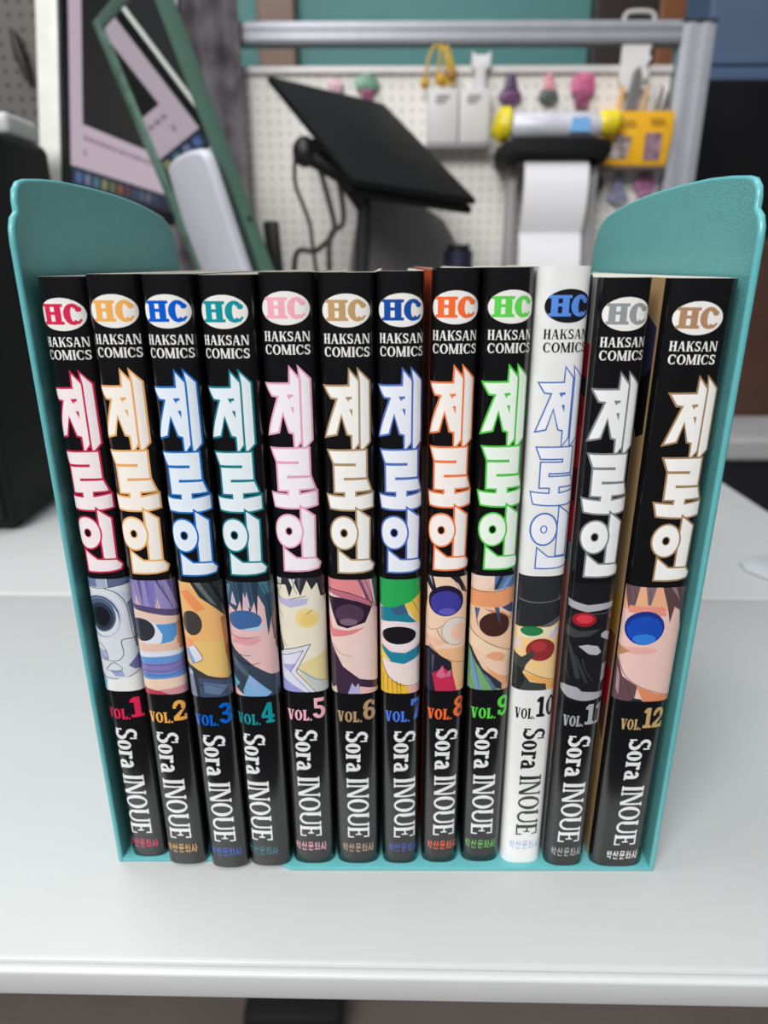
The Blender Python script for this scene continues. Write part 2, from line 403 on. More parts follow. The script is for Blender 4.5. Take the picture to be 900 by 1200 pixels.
def cover_mesh(prof, H, spine, left, right, parent):
    bm = BM(); n = len(prof.pts); T = 0.0004
    def ring(z):
        o = [bm.verts.new((x, y, z)) for x, y in prof.pts]; i = []
        for l in prof.L:
            x, y, nx, ny = prof.at(l); i.append(bm.verts.new((x - nx * T, y - ny * T, z)))
        return o, i
    zs = [0, 0.0004, H - 0.0004, H]; rs = [ring(z) for z in zs]
    for (a, ai), (b, bi) in zip(rs, rs[1:]):
        for k in range(n - 1):
            f = bm.faces.new((a[k], a[k + 1], b[k + 1], b[k]))
            x = (prof.pts[k][0] + prof.pts[k + 1][0]) / 2; y = (prof.pts[k][1] + prof.pts[k + 1][1]) / 2
            f.material_index = 1 if (x < 0 and y > 0.0041) else 2 if (x > 0 and y > 0.0041) else 0
            f.smooth = True
            bm.faces.new((ai[k + 1], ai[k], bi[k], bi[k + 1])).material_index = 3
        for k in (0, n - 1): bm.faces.new((a[k], ai[k], bi[k], b[k])).material_index = 3
    for (o, i), flip in ((rs[0], 1), (rs[-1], 0)):
        for k in range(n - 1):
            q = (o[k], i[k], i[k + 1], o[k + 1]); bm.faces.new(q if flip else q[::-1]).material_index = 3
    me = bpy.data.meshes.new('cover'); bm.normal_update(); bm.to_mesh(me); bm.free()
    for c in (spine, left, right): me.materials.append(ink(c))
    me.materials.append(mat((225, 222, 215), 0.6, vary=0.03))
    try: me.set_sharp_from_angle(angle=math.radians(50))
    except Exception: pass
    o = bpy.data.objects.new('cover', me); COL.objects.link(o); o.parent = parent
    return o
M_paper = mat((214, 208, 196), 0.9, vary=0.08, scale=400, bump=0.4, bscale=1500, name='page_edges')

# --- spine pictures: plain colour compositions (x 0..1 across, y 0..1 down)
K = (24, 24, 30)
def A_(kind, c, *a): return (kind, c) + a
ART = {
1: ((222, 226, 232), [('p', (112, 126, 166), [(0, 0), (.3, 0), (.3, .07), (0, .07)]), ('p', (170, 180, 206), [(.3, 0), (.5, 0), (.5, .07), (.3, .07)]), ('p', (96, 108, 140), [(.52, 0), (1, 0), (1, .05), (.52, .07)]),
    ('l', K, [(0, .075), (.5, .075), (1, .03)], .25), ('p', (205, 212, 228), [(.6, .08), (1, .14), (1, .5), (.86, .42), (.8, .25)]), ('p', (120, 130, 168), [(.84, .22), (1, .18), (1, .62), (.9, .6), (.9, .4)]),
    ('l', K, [(.45, .08), (.7, .13), (.83, .24), (.86, .45), (.9, .56)], .25), ('l', K, [(.84, .22), (1, .17)], .25),
    ('e', (190, 200, 224), .3, .32, .4, .19), ('e', K, .29, .32, .375, .178), ('e', (112, 128, 170), .29, .32, .36, .17), ('e', (222, 226, 232), .31, .34, .34, .155), ('e', (84, 98, 128), .29, .31, .31, .145), ('e', (52, 60, 76), .29, .32, .26, .12), ('e', (28, 29, 38), .3, .32, .18, .085),
    ('p', (176, 180, 216), [(.05, .62), (.3, .62), (.32, .72), (.15, .7)]), ('l', K, [(.02, .6), (.12, .565), (.25, .6), (.3, .7), (.1, .65), (.02, .6)], .22), ('l', K, [(1, .48), (.92, .52), (.64, .53), (.64, .65), (.5, .715), (.2, .71), (0, .68)], .28),
    ('p', (118, 112, 168), [(.7, .76), (.94, .66), (1, .72), (.94, .8), (.82, .8)]), ('p', (160, 170, 214), [(.3, .8), (.55, .8), (.6, .86), (.4, .86)]), ('l', K, [(.22, .8), (.38, .735), (.52, .76), (.56, .8), (.4, .82), (.22, .8)], .22),
    ('p', (150, 166, 214), [(0, .8), (.16, .86), (.16, .9), (0, .9)]), ('l', K, [(0, .87), (.5, .88), (.8, .84), (1, .78)], .25), ('p', (120, 186, 226), [(0, .9), (.2, .9), (.14, 1), (0, 1)]), ('p', (240, 240, 236), [(.2, .9), (1, .84), (1, 1), (.14, 1)])]),
2: ((238, 205, 182), [('p', (152, 142, 196), [(0, 0), (1, 0), (1, .28), (0, .22)]), ('p', (110, 100, 160), [(.08, 0), (.16, 0), (.12, .22)]), ('p', (106, 98, 152), [(.26, 0), (.34, 0), (.34, .25)]), ('p', (126, 118, 190), [(.4, 0), (.55, 0), (.55, .25), (.48, .22)]), ('p', (96, 88, 140), [(.6, 0), (.66, 0), (.9, .26)]), ('p', (96, 88, 140), [(.8, 0), (1, 0), (1, .28)]),
    ('p', (226, 186, 190), [(.16, .2), (.22, .12), (.28, .24)]), ('p', (226, 190, 186), [(.55, .24), (.6, .14), (.66, .26)]), ('p', (90, 80, 122), [(0, .2), (.3, .21), (1, .26), (1, .32), (.3, .26), (0, .24)]),
    ('p', (232, 205, 190), [(0, .27), (.9, .33), (.8, .36), (0, .33)]), ('p', (88, 154, 214), [(.46, .37), (.92, .37), (.9, .46), (.8, .52), (.56, .54), (.44, .46)]), ('p', (226, 232, 242), [(0, .36), (.5, .36), (.62, .46), (.58, .53), (.3, .54), (0, .46)]),
    ('e', (52, 54, 64), .22, .42, .27, .1), ('p', (214, 150, 112), [(.9, .36), (1, .36), (1, .62), (.86, .58)]), ('p', (232, 196, 176), [(0, .54), (.9, .55), (.9, .62), (0, .64)]), ('p', (222, 228, 240), [(0, .62), (1, .6), (1, .68), (0, .68)]),
    ('p', (104, 152, 214), [(0, .67), (1, .64), (1, .72), (0, .74)]), ('p', (134, 124, 188), [(0, .73), (1, .7), (1, .8), (0, .82)]), ('p', (100, 146, 212), [(0, .82), (1, .79), (1, .84), (.6, .86), (0, .86)]), ('l', (60, 60, 100), [(0, .73), (.6, .73), (1, .69)], .2), ('l', (60, 60, 100), [(0, .785), (.6, .785), (1, .74)], .2), ('l', (60, 60, 100), [(0, .82), (.6, .825), (1, .78)], .2),
    ('p', (240, 210, 188), [(0, .87), (1, .84), (1, .96), (0, .93)]), ('p', (190, 66, 92), [(0, .94), (.4, .965), (.9, .96), (.7, 1), (0, 1)]), ('p', (214, 150, 160), [(.4, .96), (1, .92), (1, 1), (.6, 1)])]),
3: ((240, 184, 118), [('p', (236, 196, 120), [(0, .5), (1, .5), (1, .8), (0, .8)]), ('p', (54, 58, 60), [(.35, 0), (1, 0), (1, .32), (.75, .2), (.5, .12)]), ('p', (104, 112, 112), [(.42, 0), (.55, 0), (.82, .2), (.7, .17)]), ('p', (30, 32, 34), [(.7, 0), (.78, 0), (1, .2), (1, .28)]), ('p', (238, 150, 96), [(.1, .08), (.3, .06), (.6, .22), (.4, .24)]),
    ('e', (70, 64, 62), .29, .34, .21, .105), ('e', (240, 160, 110), .1, .52, .2, .05), ('p', (196, 124, 60), [(.86, .3), (1, .3), (1, .8), (.9, .62)]),
    ('p', (222, 226, 238), [(.05, .58), (.3, .53), (.44, .65), (.2, .7)]), ('p', (140, 160, 214), [(.05, .58), (.16, .56), (.28, .68), (.2, .7)]), ('l', K, [(.3, .53), (.44, .65), (.2, .7)], .2), ('p', (62, 62, 66), [(0, .68), (.2, .72), (.5, .8), (.9, .84), (1, .82), (1, 1), (0, 1)]), ('p', (70, 84, 112), [(.3, .82), (1, .86), (1, 1), (.3, 1)]), ('p', (104, 122, 154), [(.4, .86), (.9, .9), (.7, .98), (.4, .96)]), ('p', (122, 132, 160), [(0, .74), (.2, .78), (.24, 1), (0, 1)]), ('e', (170, 180, 200), .12, .78, .08, .025), ('l', K, [(.2, .72), (.22, .85), (.3, 1)], .3)]),
4: ((232, 190, 188), [('p', (58, 84, 104), [(0, 0), (1, 0), (1, .2), (.8, .24), (.65, .1), (.5, .26), (.4, .08), (.25, .25), (.1, .2), (0, .3)]), ('p', (112, 146, 160), [(.02, .04), (.16, .02), (.08, .2)]), ('p', (44, 62, 82), [(.3, 0), (.42, 0), (.36, .28)]), ('p', (44, 62, 82), [(.55, 0), (.68, 0), (.62, .3)]), ('p', (72, 120, 130), [(.68, 0), (.84, 0), (.95, .3)]),
    ('p', (206, 186, 206), [(.14, .18), (.2, .08), (.27, .2)]), ('p', (206, 186, 206), [(.4, .2), (.46, .08), (.52, .22)]), ('e', (66, 104, 160), .38, .32, .32, .085), ('p', (170, 208, 230), [(.3, .4), (.8, .36), (.6, .41)]), 
    ('p', (54, 78, 98), [(.75, .1), (1, .1), (1, .5), (.9, .5), (.88, .3), (.8, .46)]), ('p', (140, 96, 96), [(.9, .3), (1, .2), (1, .6), (.94, .56)]), ('p', (226, 160, 168), [(.2, .46), (.7, .48), (.5, .54), (.1, .52)]), ('l', (120, 50, 60), [(0, .44), (.3, .475), (.65, .46)], .22),
    ('p', (58, 70, 86), [(0, .52), (.25, .62), (.5, .72), (.8, .8), (1, .81), (1, 1), (.3, 1), (0, .9)]), ('p', (84, 100, 120), [(0, .6), (.3, .72), (.5, .86), (.3, .8), (0, .68)]), ('p', (130, 180, 222), [(.26, .94), (.4, .8), (.8, .97), (.7, 1), (.26, 1)]), ('p', (150, 176, 222), [(.36, .84), (.44, .82), (.6, .95), (.5, .96)]), ('p', (110, 170, 200), [(0, .8), (.2, .88), (.08, .94), (0, .92)]), ('l', K, [(.0, .55), (.25, .62), (.45, .63)], .25), ('l', K, [(.2, .66), (.4, .71), (.62, .69)], .22)]),
5: ((236, 228, 208), [('p', (50, 50, 56), [(0, 0), (1, 0), (1, .16), (.86, .16), (.8, .04), (.7, .1), (.62, .02), (.5, .15), (.4, .04), (.3, .16), (.24, .06), (.18, .06), (0, .08)]), ('p', (226, 226, 226), [(.05, .01), (.16, .01), (.14, .06), (.04, .06)]), ('p', (226, 226, 226), [(.3, .01), (.42, .01), (.36, .08)]), ('p', (94, 96, 110), [(.45, 0), (.52, 0), (.48, .12)]),
    ('l', K, [(.05, .1), (.06, .16), (.2, .19), (.6, .15)], .3), ('p', (190, 186, 220), [(.06, .17), (.3, .18), (.64, .17), (.6, .22), (.3, .25), (.1, .22)]), ('e', (240, 216, 146), .6, .34, .22, .085), ('e', (238, 206, 124), .62, .35, .14, .055), ('l', (140, 80, 40), [(.6, .3), (.7, .27)], .25), ('p', (74, 76, 78), [(0, .35), (.05, .48), (.14, .6), (.1, .66), (0, .68)]),
    ('p', (232, 214, 156), [(.4, .75), (1, .62), (1, 1), (.5, 1)]), ('p', (196, 204, 200), [(.4, .78), (1, .94), (1, 1), (.7, 1)]), ('p', (225, 224, 240), [(0, .66), (.62, .575), (.34, .81), (.7, 1), (0, 1)]), ('p', (176, 172, 222), [(.08, .76), (.36, .74), (.24, .82), (.1, .79)]), ('p', (160, 160, 218), [(0, .86), (.3, .94), (.5, 1), (0, 1)]), ('l', K, [(0, .64), (.64, .565), (.35, .81), (.7, 1)], .28), ('l', K, [(0, .69), (.5, .62), (.24, .82), (.6, 1)], .22), ('l', (80, 80, 80), [(.36, .78), (.7, .88), (1, .92)], .2)]),
6: ((238, 208, 200), [('p', (228, 140, 144), [(0, 0), (.6, 0), (.7, .15), (.5, .14), (0, .12)]), ('p', (206, 140, 156), [(.58, 0), (.8, 0), (.92, .26), (.76, .2)]), ('p', (120, 62, 90), [(.6, 0), (.64, 0), (.82, .2), (.78, .2)]), ('p', (84, 76, 90), [(.84, 0), (1, 0), (1, .26), (.94, .26)]), ('p', (190, 112, 130), [(0, .08), (.4, .1), (.8, .17), (1, .27), (.6, .19), (0, .11)]), ('l', K, [(0, .08), (.4, .105), (.8, .18), (1, .28)], .25),
    ('p', (226, 132, 134), [(0, .3), (.12, .42), (.4, .43), (.72, .4), (.5, .46), (.1, .5), (0, .42)]), ('p', (46, 32, 50), [(.02, .15), (.3, .15), (.6, .18), (.84, .23), (.82, .26), (.72, .36), (.4, .41), (.22, .39), (.12, .28), (.06, .2)]), ('e', (82, 58, 80), .44, .29, .26, .085), ('e', (130, 100, 122), .42, .355, .16, .03), ('p', (232, 180, 176), [(.86, .2), (1, .28), (1, .6), (.9, .5)]),
    ('p', (64, 44, 66), [(0, .42), (.08, .55), (.3, .75), (.6, .86), (1, .9), (1, .97), (.7, .95), (.4, 1), (0, 1), (0, .7)]), ('p', (150, 96, 106), [(0, .52), (.06, .6), (.2, .66), (.12, .62)]), ('p', (236, 190, 182), [(.6, .93), (1, .97), (1, 1), (.62, 1)]), ('p', (180, 178, 214), [(.38, 1), (.46, .9), (.52, .94), (.58, .9), (.62, 1)]), ('p', (214, 196, 170), [(0, .92), (.06, .96), (.16, .94), (.18, 1), (0, 1)])]),
7: ((240, 212, 208), [('p', (240, 200, 86), [(.55, .2), (1, .1), (1, .4), (.84, .36)]), ('l', (120, 90, 30), [(.75, .18), (1, .35)], .22), ('p', (44, 168, 88), [(0, 0), (1, 0), (1, .11), (.7, .19), (.4, .23), (.15, .24), (0, .22)]), ('p', (34, 128, 150), [(.06, .24), (.4, .23), (.58, .2), (.68, .3), (.85, .37), (.4, .35), (.06, .36)]), ('p', (62, 96, 128), [(.3, .24), (.56, .21), (.66, .28), (.4, .3)]),
    ('p', (238, 226, 230), [(.02, .4), (.2, .36), (.6, .36), (1, .42), (1, .52), (.7, .6), (.4, .62), (.1, .5)]), ('e', (24, 22, 27), .47, .475, .37, .078), ('p', (34, 132, 158), [(.08, .56), (.3, .62), (.6, .63), (1, .56), (.96, .66), (.6, .73), (.3, .71), (.1, .66)]),
    ('p', (238, 204, 96), [(0, .55), (.12, .62), (.3, .7), (.12, .68), (.1, .76), (0, .76)]), ('p', (240, 222, 218), [(.08, .7), (.5, .74), (1, .66), (1, .93), (.6, .92), (.3, .86)]), ('p', (236, 188, 60), [(0, .68), (.1, .74), (.28, .87), (.66, .93), (.7, 1), (0, 1)]), ('l', K, [(.06, .68), (.2, .82), (.45, .91), (.7, .93), (1, .92)], .25)] + [('l', (110, 70, 20), [(x, .8 + x * .2), (x + .02, 1)], .2) for x in (.12, .22, .32, .42, .5)] + [('p', (236, 180, 176), [(.68, .94), (1, .93), (1, 1), (.7, 1)])]),
8: ((242, 208, 180), [('p', (40, 36, 44), [(0, 0), (.2, 0), (.3, .14), (.18, .12), (.04, .06), (.06, .2), (0, .3)]), ('p', (40, 36, 44), [(.54, 0), (.74, 0), (.96, .15), (.8, .12), (.72, .06)]), ('p', (150, 150, 160), [(.1, 0), (.16, 0), (.2, .08)]), ('p', (60, 50, 60), [(.92, 0), (1, 0), (1, .12)]), ('e', (34, 28, 56), .47, .2, .37, .13), ('e', (66, 62, 156), .47, .22, .32, .105), ('e', (96, 92, 190), .5, .29, .17, .03),
    ('l', (110, 90, 80), [(.0, .42), (.2, .45), (.5, .4), (.7, .36)], .2), ('e', (225, 218, 205), .7, .46, .29, .115), ('l', (120, 110, 100), ell(.7, .46, .3, .12), .18), ('e', (240, 196, 170), .78, .47, .2, .08), ('p', (238, 190, 164), [(0, .5), (.3, .52), (.5, .56), (.2, .62), (0, .6)]), ('l', (90, 70, 60), [(.3, .45), (.4, .52), (.54, .57)], .25), ('p', (240, 186, 138), [(.2, .62), (1, .6), (1, 1), (.6, 1)]), ('l', K, [(.15, .58), (.4, .68), (.7, .73), (1, .755)], .2),
    ('p', (38, 36, 50), [(0, .62), (.14, .6), (.4, .68), (.62, .73), (.66, .86), (.6, 1), (0, 1)]), ('p', (86, 88, 110), [(.2, .66), (.26, .68), (.22, .86)]), ('p', (200, 46, 82), [(.22, .84), (.45, .78), (.66, .84), (.76, 1), (.3, 1)]), ('p', (214, 110, 144), [(.3, .86), (.44, .76), (.48, .84), (.62, .8), (.62, .86), (.4, .88)])]),
9: ((240, 200, 168), [('p', (92, 120, 160), [(.5, 0), (1, 0), (1, .08), (.5, .12)]), ('p', (48, 56, 84), [(.6, 0), (.68, 0), (.56, .11), (.5, .1)]), ('p', (120, 156, 206), [(.75, .02), (.9, 0), (.7, .11), (.62, .11)]), ('e', (243, 212, 196), .24, .03, .26, .085), ('p', (236, 158, 112), [(0, .12), (.5, .13), (1, .08), (1, .22), (.6, .26), (0, .26)]), ('l', K, [(0, .12), (.5, .13), (1, .08)], .2),
    ('p', (70, 80, 118), [(.66, .26), (.9, .23), (1, .26), (1, .34), (.8, .3)]), ('p', (214, 140, 110), [(.3, .27), (.7, .3), (.95, .38), (.6, .33)]), ('e', (70, 40, 36), .55, .41, .31, .105), ('p', (92, 104, 134), [(.13, .27), (.25, .27), (.2, .36), (.24, .45)]), ('p', (92, 104, 134), [(.52, .26), (.62, .26), (.58, .34), (.66, .41)]), ('l', K, [(0, .44), (.3, .54), (.6, .6), (1, .66)], .25),
    ('p', (242, 214, 180), [(0, .46), (.6, .62), (1, .68), (1, .74), (.6, .72), (0, .58)]), ('e', (236, 168, 132), .6, .7, .2, .05), ('p', (242, 206, 180), [(.2, .66), (.6, .73), (1, .75), (1, .9), (.6, .86)]), ('p', (236, 168, 128), [(.4, .78), (.7, .86), (1, .9), (1, 1), (.76, 1)]), ('p', (118, 168, 118), [(0, .6), (.3, .8), (.7, .97), (.7, 1), (0, 1)]), ('p', (50, 54, 68), [(0, .6), (.1, .62), (.35, .8), (.76, .94), (.76, 1), (.6, .97), (.2, .75)]), ('p', (120, 150, 196), [(.05, .68), (.18, .76), (.34, 1), (.24, 1)]), ('p', (92, 112, 150), [(.4, .85), (.52, .9), (.66, 1), (.58, 1)])]),
10: ((243, 206, 146), [('p', (44, 46, 50), [(0, 0), (1, 0), (1, .36), (.6, .42), (0, .44)]), ('p', (96, 98, 102), [(.5, .43), (1, .33), (1, .38), (.7, .43)]), ('l', (128, 130, 132), [(.06, .2), (.4, .22), (.7, .21), (1, .18)], .28), ('p', (236, 222, 190), [(.06, .45), (1, .42), (1, .5), (.4, .53), (.1, .52)]), ('e', (40, 128, 76), .36, .465, .22, .042), ('p', (220, 210, 226), [(.04, .54), (.16, .55), (.16, .62), (.06, .63)]), ('p', (206, 196, 220), [(.7, .5), (.9, .42), (.94, .44), (.78, .54)]), 
    ('e', (150, 48, 50), .56, .63, .29, .1), ('e', (176, 60, 62), .52, .6, .15, .045), ('p', (62, 68, 66), [(0, .66), (.2, .7), (.42, .63), (.44, .68), (.3, .76), (.24, .84), (.4, .92), (.72, .94), (.74, 1), (0, 1)]), ('p', (42, 44, 44), [(0, .76), (.2, .8), (.3, .9), (.2, 1), (0, 1)]), ('p', (240, 176, 96), [(.26, .84), (.6, .88), (1, .94), (1, 1), (.76, 1), (.72, .94), (.4, .91)]), ('l', K, [(.22, .8), (.5, .86), (1, .93)], .25), ]),
11: ((28, 28, 32), [('p', (176, 176, 182), [(0, .14), (.4, .175), (1, .15), (1, .2), (.4, .235), (0, .2)]), ('l', (84, 84, 88), [(.3, .25), (.7, .25), (1, .22)], .35), ('e', (160, 30, 44), .36, .3, .23, .06), ('e', (214, 62, 74), .37, .295, .16, .038), ('e', (206, 60, 70), .92, .275, .07, .02), ('p', (64, 66, 66), [(0, .36), (.3, .4), (.7, .38), (.5, .44), (.2, .46), (0, .44)]), ('p', (176, 176, 182), [(.72, .42), (.8, .4), (.96, .43), (.94, .5), (.72, .45)]), ('p', (184, 184, 188), [(.3, .53), (.46, .515), (.68, .53), (.76, .585), (.68, .61), (.52, .6)]),
    ('p', (58, 60, 60), [(.06, .46), (.2, .56), (.4, .82), (.3, .82)]), ('p', (54, 56, 56), [(.2, .6), (.3, .62), (.56, .86), (.5, .86)]), ('p', (160, 160, 166), [(.82, .7), (1, .68), (1, .82), (.82, .86)]), ('p', (172, 170, 178), [(0, .9), (.1, .885), (.36, .9), (.46, .94), (1, .955), (1, 1), (.5, 1.03), (.2, 1), (0, .94)])]),
12: ((238, 200, 190), [('p', (238, 178, 140), [(0, 0), (1, 0), (1, .16), (.6, .2), (0, .2)]), ('p', (112, 86, 92), [(0, .0), (.22, 0), (.18, .16), (.1, .2), (.04, .1)]), ('p', (130, 108, 116), [(.3, 0), (.45, 0), (.4, .15), (.36, .15)]), ('p', (96, 72, 76), [(.54, 0), (1, 0), (1, .28), (.92, .34), (.86, .2), (.76, .16), (.72, .3), (.66, .18)]), ('p', (150, 120, 124), [(.66, 0), (.74, 0), (.84, .12)]), ('p', (232, 150, 130), [(.1, .16), (.6, .16), (.66, .24), (.1, .22)]), 
    ('e', (26, 52, 140), .36, .345, .29, .145), ('e', (28, 78, 184), .37, .36, .255, .12), ('e', (52, 128, 222), .38, .44, .17, .045), ('e', (236, 176, 168), .3, .54, .3, .03), ('p', (190, 140, 100), [(0, .5), (.06, .52), (.2, .55), (.06, .6), (0, .62)]), ('p', (104, 74, 82), [(0, .6), (.06, .66), (.14, .78), (.38, .86), (.36, .97), (.5, 1), (0, 1)]), ('p', (170, 140, 146), [(.04, .7), (.1, .78), (.12, .96), (.06, .9)]), ('l', (120, 60, 50), [(.03, .6), (.16, .76), (.4, .86), (.7, .92), (1, .97)], .25), ('p', (228, 142, 100), [(.36, .86), (.7, .93), (1, .97), (1, 1), (.5, 1)]), ('p', (40, 46, 60), [(.34, .97), (.46, .98), (.5, 1), (.3, 1)])]),
}

def strands(i, col, w, lines):
    ART[i][1].extend(('l', col, p, w) for p in lines)
strands(2, (74, 66, 116), .16, [[(.03, 0), (.06, .12), (.05, .22)], [(.2, 0), (.24, .12), (.22, .2)], [(.45, 0), (.44, .12), (.46, .22)], [(.7, 0), (.78, .12), (.86, .24)], [(.92, 0), (.94, .1), (.98, .2)], [(.57, 0), (.57, .12), (.6, .22)]])
strands(3, (22, 24, 26), .18, [[(.4, 0), (.52, .1), (.78, .22)], [(.55, 0), (.68, .1), (.95, .26)], [(.84, 0), (.9, .1), (1, .16)], [(.3, .9), (.5, .88), (.8, .93)]])
strands(4, (30, 44, 60), .18, [[(.06, .02), (.1, .12), (.08, .26)], [(.24, 0), (.28, .12), (.26, .22)], [(.48, 0), (.52, .1), (.5, .22)], [(.74, .02), (.84, .14), (.88, .4)], [(.92, .1), (.96, .3), (.97, .48)], [(.1, .6), (.3, .74), (.5, .84)], [(.06, .7), (.24, .82), (.3, .96)]])
strands(5, (30, 30, 34), .18, [[(.1, .02), (.14, .08), (.1, .12)], [(.36, 0), (.4, .1), (.44, .13)], [(.76, 0), (.86, .1), (.96, .2)], [(.9, 0), (.95, .12), (.97, .22)], [(.05, .28), (.1, .3), (.16, .34)], [(.03, .4), (.1, .52), (.2, .6)]])
strands(6, (70, 30, 54), .16, [[(.66, 0), (.74, .1), (.84, .22)], [(.72, 0), (.82, .12), (.9, .24)], [(.05, .56), (.2, .7), (.44, .82)], [(.1, .68), (.14, .8), (.12, .96)], [(.24, .76), (.26, .86), (.22, .98)], [(.1, .55), (.24, .63), (.46, .66)]])
strands(8, (30, 26, 34), .16, [[(.04, .2), (.02, .3), (.06, .36)], [(.6, 0), (.68, .06), (.78, .13)], [(.96, .02), (.94, .1), (.98, .2)], [(.1, .66), (.14, .8), (.08, .96)], [(.3, .7), (.32, .8), (.28, .9)], [(.5, .72), (.54, .8), (.5, .88)]])
strands(9, (34, 38, 54), .16, [[(.16, .28), (.18, .36), (.22, .43)], [(.56, .27), (.58, .33), (.64, .4)], [(.1, .66), (.2, .8), (.3, .98)], [(.3, .8), (.44, .9), (.58, 1)], [(.06, .8), (.1, .9), (.2, 1)]])
strands(11, (70, 72, 74), .22, [[(.1, .5), (.24, .64), (.36, .8)], [(.4, .64), (.5, .76), (.66, .84)], [(.04, .6), (.1, .72), (.2, .84)]])
strands(12, (70, 46, 52), .16, [[(.06, .02), (.1, .1), (.1, .18)], [(.14, .02), (.18, .08), (.16, .15)], [(.36, .02), (.38, .08), (.38, .14)], [(.6, .03), (.68, .14), (.7, .26)], [(.78, .02), (.86, .12), (.92, .28)], [(.9, .04), (.94, .14), (.98, .24)], [(.06, .7), (.14, .84), (.12, .98)], [(.18, .82), (.26, .9), (.3, .98)]])
BOOKS = [ # y mm, centre x mm, lean, width mm, height mm, du emblem, du title, du author, dz
 (1.4, -80.95, -.0004, 12.7, 189.3, -.5, -1.0, -1.2, -1.0), (-1.7, -67.0, -.0018, 13.5, 189.9, .2, -.5, -.9, 0), (-3.1, -52.4, -.0053, 12.9, 189.9, -.2, -.3, -.4, 0), (-2.4, -38.8, -.0012, 14.0, 189.7, -.8, -.7, -1.9, -.2),
 (-1.3, -24.2, -.0009, 14.1, 190.3, -.2, -.3, -.4, .6), (-1.3, -9.2, -.0013, 14.3, 190.2, -.1, 0, .4, 0), (-1.3, 5.0, -.0053, 12.0, 190.5, .3, .2, 1.5, .1), (-.9, 18.3, -.0023, 12.1, 191.2, -.2, -.4, 1.1, .7),
 (-.5, 32.1, -.0064, 12.8, 191.3, .9, .6, 0, .8), (-1.0, 45.9, -.0070, 13.2, 191.5, 1.2, 1.0, 1.0, 1.0), (-2.2, 60.3, -.0042, 13.1, 188.9, .4, .2, .4, -.9), (-2.5, 78.0, .0025, 17.5, 188.7, -1.0, 1.4, 1.2, -1.9)]
COLOURS = [ # emblem, outline, fill, volume, publisher
 ((222, 40, 84), (206, 44, 84), (252, 239, 241), (232, 40, 88), (222, 60, 110)), ((246, 178, 92), (240, 176, 104), (253, 245, 236), (248, 178, 82), (224, 172, 100)), ((0, 92, 208), (26, 112, 196), (234, 243, 253), (0, 104, 214), (40, 96, 200)), ((14, 150, 160), (20, 128, 140), (236, 245, 249), (20, 150, 158), (40, 120, 130)),
 ((250, 176, 192), (238, 170, 196), (252, 244, 248), (250, 186, 200), (236, 170, 186)), ((196, 158, 108), (178, 148, 112), (250, 248, 243), (186, 154, 116), (186, 160, 134)), ((24, 78, 166), (84, 116, 196), (241, 243, 252), (82, 124, 226), (62, 84, 176)), ((250, 112, 54), (244, 128, 74), (253, 244, 239), (250, 112, 52), (238, 100, 60)),
 ((98, 216, 84), (84, 204, 74), (241, 251, 239), (92, 222, 74), (110, 190, 84)), ((92, 146, 232), (82, 122, 196), (244, 245, 251), (24, 24, 28), (150, 180, 226)), ((150, 155, 158), (132, 134, 136), (242, 242, 242), (172, 174, 178), (176, 178, 178)), ((178, 138, 104), (168, 134, 96), (251, 249, 245), (196, 166, 112), (243, 241, 237))]
DESC = ['crimson', 'yellow orange', 'blue', 'teal', 'pale pink', 'tan', 'royal blue', 'orange', 'green', 'blue', 'silver grey', 'bronze']
POS = ['leftmost in the row', 'second from the left', 'third from the left', 'fourth from the left', 'fifth from the left', 'sixth from the left', 'left of the orange one', 'between royal blue and green ones', 'left of the white spine', 'the only white one', 'right of the white spine', 'widest, rightmost in the row']
SIDES = {8: ((228, 92, 50), None), 10: ((226, 226, 226), (226, 226, 226)), 11: ((150, 150, 152), None), 12: ((190, 156, 112), None), 6: ((70, 62, 50), None)}
def build_art(i, dz, wd):
    base, items = ART[i]
    u0, u1 = -wd / 2 - 1.0, wd / 2 + 1.0; z1, z0 = 108.2 + dz, 69.7 + dz
    X = lambda x: u0 + (u1 - u0) * x
    Z = lambda y: z1 + (z0 - z1) * y
    uw, zh = u1 - u0, z1 - z0
    sh = [(base, [rect(u0, z0, u1, z1)])]
    if i == 11: sh = [(base, [rect(u0, z0 - 1, u1, z1)])]
    for it in items:
        if it[0] == 'p': sh.append((it[1], [[(X(a), Z(b)) for a, b in it[2]]]))
        elif it[0] == 'e': sh.append((it[1], [ell(X(it[2]), Z(it[3]), it[4] * uw, it[5] * zh)]))
        elif it[0] == 'l':
            pts = [(X(a), Z(b)) for a, b in it[2]]
            if len(pts) > 2 and len(pts) < 12: pts = [(v.x, v.y) for v in spline([(a, b, 0) for a, b in pts], 4)] if i not in (5,) else pts
            sh.append((it[1], line(pts, it[3], it[3] * .6)))
    return sh, (u0, u1, z0 - (1 if i == 11 else 0), z1)
